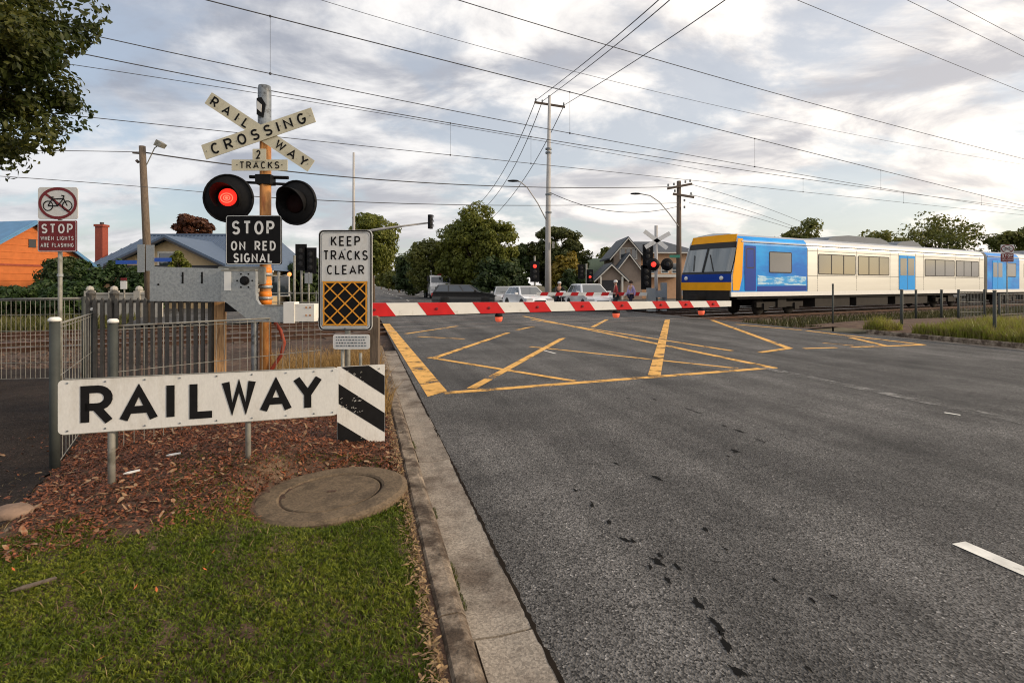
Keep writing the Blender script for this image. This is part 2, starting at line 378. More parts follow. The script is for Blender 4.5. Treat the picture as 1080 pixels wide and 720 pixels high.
M['kerb'] = mat('old kerb concrete', (.23, .185, .14), .9, 0, .35, 7, .007, 38, c2=(.065, .046, .032), sscale=6, lo=.42, hi=.60, cell=.25, cellscale=90)
M['gutter'] = mat('gutter concrete', (.27, .235, .195), .9, 0, .2, 3, .003, 60, c2=(.12, .095, .075), sscale=2.4, lo=.44, hi=.64, cell=.3, cellscale=110)
M['ringconc'] = mat('manhole concrete', (.135, .098, .062), .9, 0, .22, 6, .003, 50, c2=(.08, .058, .037), sscale=5, cell=.25, cellscale=90)
M['rail'] = mat('rail steel', (.09, .05, .035), .6, .5, .2, 5)
M['railtop'] = mat('polished rail head', (.55, .53, .50), .28, .9, .1, 5)
M['sleeper'] = mat('timber sleeper', (.09, .065, .05), .95, 0, .3, 5, .006, 20)

# ground to the horizon
m_ = MB(); m_.quad((-1500, -1500, -.25), (1500, -1500, -.25), (1500, 1500, -.25), (-1500, 1500, -.25)); struct('ground', m_, M['ground'])
# the road, in one sheet, both carriageways
m_ = MB(); m_.quad(road(-12, 0), road(-12, 14.2), road(420, 14.2), road(420, 0)); road_o = struct('road', m_, M['asphalt'])
# cross street beyond the tracks and the wide mouth of the junction
m_ = MB()
m_.quad(track(-3, 24.6, -.012), track(120, 24.6, -.012), track(120, 44, -.012), track(-3, 44, -.012)); struct('cross_street', m_, M['asphalt'])
m_ = MB(); m_.quad(track(-160, 24.6, -.22), track(-2.6, 24.6, -.22), track(-2.6, 44, -.03), track(-160, 44, -.1)); m_.quad(track(-160, 44, -.03), track(260, 44, -.03), track(400, 600, -.03), track(-400, 600, -.03)); struct('far_terrain', m_, M['ground'])
# ballast bed
m_ = MB(); m_.quad(track(-90, 12.6, -.20), track(-90, 16.2, -.11), track(90, 16.2, -.11), track(90, 12.6, -.20))
m_.quad(track(-90, 16.2, -.11), track(-90, 24.2, -.11), track(90, 24.2, -.11), track(90, 16.2, -.11))
m_.quad(track(-90, 24.2, -.11), track(-90, 25.4, -.24), track(90, 25.4, -.24), track(90, 24.2, -.11)); bal = struct('ballast_bed', m_, M['ballast'])
Q1, Q2 = 18.05, 22.1
def rails():
    for qc in (Q1, Q2):
        for sgn in (-1, 1):
            q = qc+sgn*.8
            mb = MB(); prof = [(-.035, .0), (.035, 0), (.035, -.04), (.012, -.05), (.012, -.12), (.06, -.14), (-.06, -.14), (-.012, -.12), (-.012, -.05), (-.035, -.04)]
            a0, a1 = track(-80, q, .008), track(80, q, .008)
            n = len(prof); i = len(mb.v)
            for base in (a0, a1):
                for d, z in prof: p = Vector((base.x+TN.x*d, base.y+TN.y*d, base.z+z)); mb.v.append(tuple(p))
            for k in range(n): mb.f.append((k, (k+1) % n, n+(k+1) % n, n+k)); mb.m.append(1 if k == 0 else 0)
            struct('rail', mb, [M['rail'], M['railtop']])
    rng = random.Random(3); k = 0
    sm = MB().box(-.125, .125, -1.3, 1.3, -.10, .0).mesh('sleeper', M['sleeper'])
    for qc in (Q1, Q2):
        for i in range(-70, 72):
            a = i*.62; p = track(a, qc, -.085); t = road_t(p.x, p.y)
            if -.5 < t < 15: continue
            px = CX+F*p.x/p.y if p.y > 1 else -999
            if not -60 < px < 1140: continue
            o = obj('sleeper', sm, bal, (p.x, p.y, p.z)); o.rotation_euler = (0, 0, math.atan2(TU.y, TU.x)+rng.uniform(-.015, .015))
rails()
# loose ballast stones in view on the left, where they show
def stones():
    n = 9000; a = RNG.uniform(-24, -1, n); q = RNG.uniform(13.6, 24.2, n)
    x = TU.x*a+TN.x*q; y = TU.y*a+TN.y*q; t = (x-RO.x)*RR.x+(y-RO.y)*RR.y
    k = (t < -.6); x = x[k]; y = y[k]; q = q[k]; n = len(x)
    z = np.where(q < 16.2, -.20+(q-12.6)/3.6*.09, -.11)+.01
    C = np.stack([x, y, z], 1); s = RNG.uniform(.03, .06, (n, 1, 1))
    base = np.array([[-1, -.8, 0], [1, -.7, 0], [.2, 1, 0], [.1, 0, .9]], float)[None]+RNG.normal(0, .25, (n, 4, 3))
    V = (C[:, None, :]+base*s).reshape(-1, 3); i = np.arange(n)[:, None]*4
    FQ = np.concatenate([i+np.array([[0, 1, 3]]), i+np.array([[1, 2, 3]]), i+np.array([[2, 0, 3]])], 1).reshape(-1, 3)
    m = mat('ballast stone', (.10, .065, .048), .9, 0, .3, 3, cell=.5, cellscale=12)
    obj('ballast_stones', np_mesh('ballast_stones', V, FQ, m, 3), kind='stuff', label='loose reddish brown ballast stones between the rails')
stones()

# left verge: soil surface behind the kerb
def verge():
    nx, ny = 150, 110; mb = MB(); ys = np.concatenate([np.linspace(.5, 6, 70), np.linspace(6.3, 30, ny-70)])
    ts = np.concatenate([np.linspace(.425, 5, 90), np.linspace(5.4, 45, nx-90)])
    T, Y = np.meshgrid(ts, ys); X = (RO.x*RR.x-T-Y*RR.y)/RR.x
    q = X*TN.x+Y*TN.y
    Z = terrain(X, Y)+RNG.normal(0, .004, X.shape)*(T > .5)
    Z = np.where(T < .46, np.minimum(Z, .112), Z)
    Z = np.where(q > 13.2, -.30, Z)
    V = np.stack([X, Y, Z], 2).reshape(-1, 3); idx = np.arange(V.shape[0]).reshape(X.shape)
    qq = (q[:-1, :-1] < 13.6)
    FQ = np.stack([idx[:-1, :-1], idx[1:, :-1], idx[1:, 1:], idx[:-1, 1:]], 2)[qq]
    me = np_mesh('verge', V, FQ, M['soil'], 4); me.polygons.foreach_set('use_smooth', [True]*len(me.polygons))
    obj('verge', me, kind='structure')
verge()
# asphalt footpath on the far left, draped just above the verge
def footpath():
    edge = [G(-260, 640, .1), G(-60, 610, .08), G(0, 572, .06), G(34, 525, .05), G(62, 492, .04), G(84, 462, .03), G(100, 420, .03), G(110, 385, .0)]
    far = [Vector((-9, 2.0, 0)), Vector((-10, 3.0, 0)), Vector((-10.5, 3.8, 0)), Vector((-11, 4.5, 0)), Vector((-11.5, 5.4, 0)), Vector((-12, 6.5, 0)), Vector((-13, 8.0, 0)), Vector((-14, 9.5, 0))]
    nu = 24; V = []; FQ = []
    rows = []
    for e, f in zip(edge, far): rows.append((Vector((e.x, e.y)), Vector((f.x, f.y))))
    fine = []
    for a, b in zip(rows[:-1], rows[1:]):
        for k in range(6): fine.append((a[0].lerp(b[0], k/6), a[1].lerp(b[1], k/6)))
    fine.append(rows[-1])
    for e, f in fine:
        for u in range(nu+1):
            p = e.lerp(f, u/nu)
            V.append((p.x+(random.uniform(-.03, .03) if u == 0 else 0), p.y, terr(p.x, p.y)+.014))
    for i in range(len(fine)-1):
        for u in range(nu): a = i*(nu+1)+u; FQ.append((a, a+1, a+nu+2, a+nu+1))
    me = np_mesh('footpath', np.array(V), np.array(FQ), M['path'], 4); obj('footpath', me, kind='structure')
footpath()
# kerb and gutter in cast sections with open joints
def kerbs(name, s0, s1, t0, side, step=2.4):
    par = bpy.data.objects.new(name, None); COL.objects.link(par); par['kind'] = 'structure'
    s = s0; rng = random.Random(5)
    while s < s1-.1:
        e = min(s+step, s1)
        for nm, prof, m in (('kerb_section', [(-.275, -.05), (-.285, .02), (-.305, .105), (-.325, .128), (-.345, .134), (-.415, .132), (-.428, .12), (-.43, -.05)], M['kerb']),
                            ('gutter_section', [(0, -.05), (0, .006), (-.15, -.002), (-.272, .004), (-.272, -.05)], M['gutter'])):
            mb = MB(); n = len(prof); ns = 8; j = rng.uniform(-.004, .004)
            for k in range(ns+1):
                ss = s+.007+(e-s-.014)*k/ns
                for d, z in prof:
                    p = road(ss, t0+side*(d+j+rng.uniform(-.003, .003)), z+rng.uniform(-.003, .003) if z > 0 else z); mb.v.append(tuple(p))
            for k in range(ns):
                for i in range(n): mb.f.append((k*n+i, k*n+(i+1) % n, (k+1)*n+(i+1) % n, (k+1)*n+i)); mb.m.append(0)
            mb.f.append(tuple(range(n))); mb.f.append(tuple(range((ns+1)*n-1, ns*n-1, -1))); mb.m += [0, 0]
            obj(nm, mb.mesh(nm, m), par)
        s = e
kerbs('kerb', -2.32, 12.9, 0, 1)
kerbs('far_kerb', -3, 13.3, 14.2, -1)
# the strip of soil under the weeds at the right-hand kerb
def right_verge():
    ts = np.linspace(14.6, 60, 60); ss = np.linspace(-3, 16, 40); V = []; 
    T, S = np.meshgrid(ts, ss); X = RO.x+RD.x*S+RR.x*T; Y = RO.y+RD.y*S+RR.y*T; q = X*TN.x+Y*TN.y
    Z = .12+.10*sstep(14.8, 17, T)*(1-sstep(10, 12.5, q))-.30*sstep(11, 13.4, q)
    idx = np.arange(X.size).reshape(X.shape); V = np.stack([X, Y, Z], 2).reshape(-1, 3)
    FQ = np.stack([idx[:-1, :-1], idx[:-1, 1:], idx[1:, 1:], idx[1:, :-1]], 2)[(q[:-1, :-1] < 13.6)]
    obj('side_verge', np_mesh('side_verge', V, FQ, M['soil'], 4), kind='structure')
right_verge()

# the ragged dark joint where the asphalt meets the gutter
def joint():
    mb = MB(); rg = random.Random(21); prev = None
    for k in range(420):
        s_ = -2+k*.036; a = -.006+rg.uniform(-.006, .004); b = .008+rg.uniform(-.004, .012)
        cur = (road(s_, a, .0075), road(s_, b, .0075))
        if prev: mb.quad(prev[0], cur[0], cur[1], prev[1])
        prev = cur
    obj('gutter_joint', mb.mesh('gutter_joint', mat('dirt in joint', (.018, .014, .011), .95, 0, .2, 9, spec=.05)), road_o)
joint()
# painted markings, each a sheet 4 mm above the road
def stripe(name, p0, p1, wd, m, z=.004):
    a = G(*p0); b = G(*p1); d = (b-a).normalized(); n = Vector((-d.y, d.x, 0))*wd/2
    mb = MB(); mb.quad((a.x+n.x, a.y+n.y, z), (a.x-n.x, a.y-n.y, z), (b.x-n.x, b.y-n.y, z), (b.x+n.x, b.y+n.y, z)); return obj(name, mb.mesh(name, m), road_o)
Y_ = M['yellow']
mb = MB(); mb.quad(*[G(x, y)+Vector((0, 0, .0045)) for x, y in ((451, 418.5), (471.5, 412.5), (411, 341.5), (403.5, 341.5))]); obj('yellow_edge_line', mb.mesh('yellow_edge_line', Y_), road_o)
k = 0
for p0, p1, wd in (((468, 414.6), (817, 387.6), .17), ((816, 388), (552, 333.4), .17), ((772, 370), (560, 337), .14),
                   ((452, 377), (606, 402), .13), ((497, 410), (594, 356.5), .15), ((457, 378), (536, 351), .15), ((470, 366.5), (597, 362), .0),
                   ((559, 365.5), (778, 388.5), .12), ((428, 352), (482, 344), .16), ((440, 355), (490, 357.5), .12), ((500, 360), (585, 345), .0), ((545, 348), (562, 344.5), .16),
                   ((625, 345), (640, 337), .16), ((690, 396), (704, 337), .21), ((751, 337.6), (833, 367.5), .17), ((776, 342), (850, 348.6), .17),
                   ((840, 347.5), (974, 363.6), .17), ((897, 356), (936, 365.2), .16), ((899, 366.2), (974, 363.8), .18), ((800, 372), (832, 367.5), .16),
                   ((868, 361.7), (900, 364.5), .10), ((848, 367.6), (882, 366.6), .14)):
    if wd <= 0: continue
    stripe('yellow_line', p0, p1, wd, Y_, .004+.0008*(k % 6)); k += 1
def lane(s0, s1, t, wd, m, nm='white_line', z=.005):
    mb = MB(); mb.quad(road(s0, t-wd/2, z), road(s1, t-wd/2, z), road(s1, t+wd/2, z), road(s0, t+wd/2, z)); obj(nm, mb.mesh(nm, m), road_o)
lane(-1.2, 2.55, 2.70, .11, M['white_paint'])
lane(-2, 9.2, 6.42, .22, M['faint_paint'])
stripe('white_mark', (996, 435.2), (1013, 438), .05, M['white_paint'], .006)
stripe('white_mark', (571, 369), (586, 373), .06, M['white_paint'], .007)
for k in range(9): lane(42+k*9, 45+k*9, 3.4, .12, M['white_paint']); lane(42+k*9, 45+k*9, 10.6, .12, M['white_paint'])
lane(40, 300, 7.0, .14, M['white_paint'])
# small black repair patches of tar along the wheel track
M['tar'] = mat('black tar', (.007, .007, .007), .95, 0, .1, spec=.1)
rng = random.Random(11)
def tar(px, py, ln, wd, ang):
    c = G(px, py); n = 11; mb = MB(); pts = []
    for k in range(n):
        t = 2*math.pi*k/n; r = rng.uniform(.3, 1.3); x = math.cos(t)*ln*.48*r; y = math.sin(t)*wd*.33*r
        pts.append((c.x+x*math.cos(ang)-y*math.sin(ang), c.y+x*math.sin(ang)+y*math.cos(ang), .0045))
    mb.f.append(tuple(range(n))); mb.m.append(0); mb.v = pts; obj('tar_patch', mb.mesh('tar_patch', M['tar']), road_o)
for px, py, ln, wd in ((607, 517, .07, .04), (625, 532, .10, .045), (642, 550, .09, .05), (661, 570, .10, .05), (693, 592, .13, .075), (705, 613, .09, .05), (735, 637, .11, .075), (757, 660, .15, .06), (765, 679, .12, .06), (776, 707, .09, .06), (686, 598, .07, .04), (777, 476, .13, .12), (764, 449, .10, .04), (781, 455, .17, .05), (693, 504, .12, .05), (730, 433, .3, .03), (803, 465, .2, .03), (690, 421, .16, .04), (745, 559, .09, .035), (765, 579, .06, .03), (877, 628, .07, .04), (856, 633, .06, .035), (853, 706, .06, .03), (818, 612, .05, .03), (668, 571, .06, .03), (715, 598, .07, .04), (760, 668, .08, .04), (697, 586, .06, .04), (650, 489, .09, .03), (662, 420, .13, .035), (768, 481, .06, .03)):
    tar(px, py, ln, wd, math.atan2(RD.y, RD.x)+rng.uniform(-.4, .4))

# ================================================================== lettering: strokes of even weight
def arc(cx, cy, rx, ry, a0, a1, n=9): return [(cx+rx*math.cos(R(a0+(a1-a0)*k/n)), cy+ry*math.sin(R(a0+(a1-a0)*k/n))) for k in range(n+1)]
GL = {
 'A': (.78, [[(0, 0), (.39, 1), (.78, 0)], [(.14, .3), (.64, .3)]]),
 'C': (.66, [arc(.34, .5, .34, .5, 48, 312, 16)]),
 'D': (.64, [[(0, 0), (0, 1), (.28, 1)]+arc(.28, .5, .36, .5, 90, -90, 12)[1:]+[(0, 0)]]),
 'E': (.54, [[(.54, 0), (0, 0), (0, 1), (.54, 1)], [(0, .52), (.46, .52)]]),
 'F': (.52, [[(0, 0), (0, 1), (.52, 1)], [(0, .5), (.44, .5)]]),
 'G': (.68, [arc(.34, .5, .34, .5, 48, 350, 18)+[(.675, .44), (.40, .44)]]),
 'H': (.62, [[(0, 0), (0, 1)], [(.62, 0), (.62, 1)], [(0, .5), (.62, .5)]]),
 'I': (.0, [[(0, 0), (0, 1)]]),
 'K': (.62, [[(0, 0), (0, 1)], [(.58, 1), (0, .38)], [(.2, .58), (.62, 0)]]),
 'L': (.52, [[(0, 1), (0, 0), (.52, 0)]]),
 'N': (.66, [[(0, 0), (0, 1), (.66, 0), (.66, 1)]]),
 'O': (.70, [arc(.35, .5, .35, .5, 90, 450, 22)]),
 'P': (.58, [[(0, 0), (0, 1), (.32, 1)]+arc(.32, .73, .27, .27, 90, -90, 9)[1:]+[(0, .46)]]),
 'R': (.62, [[(0, 0), (0, 1), (.33, 1)]+arc(.33, .73, .27, .27, 90, -90, 9)[1:]+[(0, .46)], [(.28, .46), (.62, 0)]]),
 'S': (.60, [arc(.30, .745, .28, .255, 25, 270, 12)+arc(.30, .25, .30, .25, 90, -155, 12)[1:]]),
 'T': (.62, [[(0, 1), (.62, 1)], [(.31, 1), (.31, 0)]]),
 'W': (.98, [[(0, 1), (.24, 0), (.49, .98), (.74, 0), (.98, 1)]]),
 'Y': (.74, [[(0, 1), (.37, .46), (.74, 1)], [(.37, .46), (.37, 0)]]),
 '2': (.58, [arc(.29, .72, .29, .28, 165, -35, 11)+[(0, 0), (.60, 0)]]),
 ' ': (.35, []), '.': (.0, [[(0, .45), (0, .60)]]),
}
def word(mb, txt, cx, z0, h, y, wd=None, st=.16, gap=.28, sx=1.0):
    """write txt centred on cx with its foot at z0; scaled to width wd if given"""
    t = st*h; hh = h-t
    tot = sum(GL[c][0]*hh+t for c in txt)+gap*h*(len(txt)-1)
    kx = sx if wd is None else wd/tot
    x = cx-tot*kx/2; k = 0
    for c in txt:
        w0, strokes = GL[c]
        for s_ in strokes:
            mb.ribbon([(x+(px*hh+t/2)*kx, z0+t/2+pz*hh) for px, pz in s_], t, y-.0004*(k % 5), False); k += 1
        x += (w0*hh+t+gap*h)*kx
    return mb
class Letters:
    """collects words, one mesh per letter"""
    def __init__(s): s.l = []
def word_l(L, txt, cx, z0, h, y, wd=None, st=.16, gap=.28):
    t = st*h; hh = h-t; sw = sum(GL[c][0]*hh+t for c in txt); n1 = max(1, len(txt)-1); tot = sw+gap*h*n1; kx = 1
    if wd is not None:
        if wd < tot: kx = wd/tot
        elif len(txt) > 1: kx = min(wd/tot, 1.08); gap = (wd/kx-sw)/n1/h; tot = wd/kx
    x = cx-tot*kx/2
    for c in txt:
        w0, strokes = GL[c]; mb = MB()
        for k, s_ in enumerate(strokes): mb.ribbon([(x+(px*hh+t/2)*kx, z0+t/2+pz*hh) for px, pz in s_], t, y-.0004*k)
        mb.v = [(p[0], p[1], min(max(p[2], z0), z0+h)) for p in mb.v]
        if strokes: L.l.append(mb)
        x += (w0*hh+t+gap*h)*kx
def write(par, L, m):
    for mb in L.l: obj('letter', mb.mesh('letter', m), par)
def rrect(x0, x1, z0, z1, r, n=5):
    out = []
    for cx, cz, a in ((x1-r, z1-r, 0), (x0+r, z1-r, 90), (x0+r, z0+r, 180), (x1-r, z0+r, 270)):
        out += [(cx+r*math.cos(R(a+90*k/n)), cz+r*math.sin(R(a+90*k/n))) for k in range(n+1)]
    return out
def plate(x0, x1, z0, z1, y, th=.006, r=.02):
    return MB().prism(rrect(x0, x1, z0, z1, r), y, y+th)
def frame_line(x0, x1, z0, z1, y, wd, r=.02): return MB().ribbon(rrect(x0, x1, z0, z1, r), wd, y, True)
def bolt(mb, x, z, y, r=.008): mb.prism([(x+r*math.cos(R(60*k)), z+r*math.sin(R(60*k))) for k in range(6)], y-.005, y+.001); return mb
def tube_pole(th, name, x, y, z0, z1, r, m, n=14): return part(th, name, MB().tube([(x, y, z0), (x, y, z1)], r, n), m, True)

# ------------------------------------------------------------------ crossing signal mast
ZS = 6.1; S = ZS/F
def signal_mast():
    b = Vector(((280-CX)*S, ZS, terr((280-CX)*S, ZS)))
    t = thing('crossing_signal', 'railway crossing signal with crossbuck, stop sign and lit left red lamp on orange mast', 'crossing signal', b)
    X = lambda px: (px-280)*S
    Zz = lambda py: EYE+(HY-py)*S-b.z
    part(t, 'mast', MB().tube([(0, 0, -.2), (0, 0, Zz(140))], .062, 18), M['rust_pole'], True)
    s_ = part(t, 'top_sleeve', MB().tube([(-.01, 0, Zz(141)), (-.01, 0, Zz(136)), (-.01, 0, Zz(135)), (-.01, 0, Zz(96)), (-.01, 0, Zz(91))], [.085, .085, .072, .072, .066], 18), M['sleeve'], True)
    part(s_, 'bell_opening', MB().prism([(X(274), Zz(123)), (X(281), Zz(126)), (X(283), Zz(112)), (X(279), Zz(105)), (X(274), Zz(106))], -.078, -.06), M['black_metal'])
    part(s_, 'bell_gong', MB().prism([(X(274.5), Zz(117)), (X(279), Zz(121)), (X(279.5), Zz(113)), (X(275), Zz(109))], -.085, -.079), M['white_sign'])
    # crossbuck
    def blade(name, a, b2, wd, txts, y):
        a = Vector((X(a[0]), Zz(a[1]))); b2 = Vector((X(b2[0]), Zz(b2[1]))); d = b2-a; ln = d.length; ang = math.atan2(d.y, d.x); c = (a+b2)/2
        o = part(t, name, plate(-ln/2, ln/2, -wd/2, wd/2, 0, .008, .006), M['cream_sign'])
        o.location = (c.x, y, c.y); o.rotation_euler = (0, -ang, 0)
        mb = Letters()
        for txt, cx, w0 in txts: word_l(mb, txt, cx*ln, -wd*.37, wd*.74, -.003, w0*ln, .17)
        write(o, mb, M['sign_black']); nb = MB()
        for fx in (-.47, -.2, .2, .47): bolt(nb, fx*ln, 0, 0, .006)
        part(o, 'bolts', nb, M['galv_post']); return o
    blade('crossbuck_blade', (224, 106), (331, 177), .150, (('RAIL', -.285, .36), ('WAY', .31, .30)), -.085)
    blade('crossbuck_blade', (220, 163), (334, 124), .172, (('CROSSING', 0, .86),), -.10)
    o = part(t, 'number_plate', plate(X(271), X(285), Zz(172), Zz(159.5), -.105, .006, .006), M['cream_sign']); lw = Letters(); word_l(lw, '2', X(278), Zz(170), .10, -.109, .062); write(o, lw, M['sign_black'])
    o = part(t, 'tracks_plate', plate(X(249), X(307), Zz(182), Zz(170.5), -.098, .006, .006), M['cream_sign']); lw = Letters(); word_l(lw, '.TRACKS.', X(278), Zz(180), .082, -.102, .52); write(o, lw, M['sign_black'])
    # cross arms and lamps
    part(t, 'cross_arm', MB().tube([(X(258), .02, Zz(192)), (X(300), .02, Zz(194))], .016, 10).tube([(X(262), .03, Zz(186)), (X(303), .03, Zz(187))], .020, 10).box(X(272), X(288), -.07, .07, Zz(195), Zz(185)), M['black_metal'])
    for (cx, cy, rad, lit, tilt) in ((245, 210.5, .275, True, .10), (315.5, 215, .255, False, -.22)):
        c = Vector((X(cx), -.08, Zz(cy)))
        l = part(t, 'flashing_light', MB().lathe([(rad*.97, -.012), (rad, 0), (rad, .012), (rad*.93, .03), (.16, .05), (.13, .16), (.05, .18)], 32, Matrix.Rotation(R(-90), 4, 'X')), M['black_metal'], True)
        l.location = c; l.rotation_euler = (R(2), 0, tilt)
        # visor: an open hood over the lens
        vm = MB(); n = 22
        for k in range(n):
            a0 = R(-40+260*k/n); a1 = R(-40+260*(k+1)/n)
            f = lambda a, r, y: (r*math.cos(a), y, r*math.sin(a))
            d0 = -.05-.17*max(0, math.sin(a0)*.6+.4); d1 = -.05-.17*max(0, math.sin(a1)*.6+.4)
            vm.quad(f(a0, .135, -.01), f(a1, .135, -.01), f(a1, .15, d1), f(a0, .15, d0)); vm.quad(f(a0, .143, -.01), f(a0, .157, d0), f(a1, .157, d1), f(a1, .143, -.01)); vm.quad(f(a0, .15, d0), f(a1, .15, d1), f(a1, .157, d1), f(a0, .157, d0))
        part(l, 'visor', vm, M['black_metal'], True)
        part(l, 'rim_ring', MB().lathe([(rad*.99, -.016), (rad*1.02, -.005), (rad*1.0, .02), (rad*.95, .0)], 32, Matrix.Rotation(R(-90), 4, 'X')) if False else MB().tube([(rad*.965*math.cos(R(a)), -.014, rad*.965*math.sin(R(a))) for a in range(0, 361, 12)], .010, 6), M['black_metal'], True)
        if lit:
            part(l, 'lens', MB().lathe([(.100, 0), (.094, -.012), (.06, -.026), (.0, -.03)][::-1], 24, Matrix.Rotation(R(-90), 4, 'X')), M['red_lit'], True, loc=(0, -.02, .01), label='red lens glowing')
            cm = MB()
            for r_ in (.052, .028): cm.tube([(r_*1.25*math.cos(R(a)), -.052, r_*math.sin(R(a))) for a in range(0, 361, 20)], .005, 5)
            cm.prism([(.018*math.cos(R(a)), .014*math.sin(R(a))) for a in range(0, 360, 36)], -.056, -.05); part(l, 'lens_core', cm, M['red_core'])
        else:
            part(l, 'lens', MB().lathe([(.0, -.03), (.07, -.026), (.11, -.012), (.118, 0)], 24, Matrix.Rotation(R(-90), 4, 'X')), mat('unlit red lens', (.012, .004, .004), .7, 0, .1, spec=.08), True, loc=(0, -.02, .0), label='unlit dark lens')
    # stop on red signal
    o = part(t, 'stop_sign', plate(X(244), X(302), Zz(279.5), Zz(228.5), -.12, .008, .025), M['sign_black'])
    lm = Letters(); word_l(lm, 'STOP', X(272.5), Zz(248.5), .155, -.124, .475, .17); word_l(lm, 'ON', X(257), Zz(265), .108, -.124, .16, .17); word_l(lm, 'RED', X(285), Zz(265), .108, -.124, .235, .17); word_l(lm, 'SIGNAL', X(272.5), Zz(277.5), .108, -.124, .44, .17, .24)
    write(o, lm, M['sign_grey_text'])
    part(o, 'border', frame_line(X(244.8), X(301.2), Zz(278.8), Zz(229.2), -.122, .006, .024), M['sign_grey_text'])
    # reflective bands and clamps where the gate pivots
    rb = MB()
    for py in (291, 304, 316): rb.tube([(0, 0, Zz(py)), (0, 0, Zz(py-3.2))], .075, 16)
    part(t, 'clamp_bands', rb, M['galv'], True)
    rb = MB()
    for py in (289, 302, 314, 321): rb.tube([(0, 0, Zz(py)), (0, 0, Zz(py-6.5))], .067, 16)
    part(t, 'reflective_bands', rb, mat('orange reflective tape', (.85, .25, .03), .4, 0, .1), True)
    part(t, 'cable_conduit', MB().tube([(X(291), -.02, Zz(340)), (X(297), -.03, Zz(348)), (X(301), -.03, Zz(361)), (X(298), -.04, Zz(374)), (X(291), -.05, Zz(385)), (X(283), -.07, Zz(398)), (X(280), -.07, Zz(420))], .021, 10), M['rubber_red'], True)
    part(t, 'base_plate', MB().box(-.17, .17, -.17, .17, -.05, .03), M['galv_post'])
signal_mast()

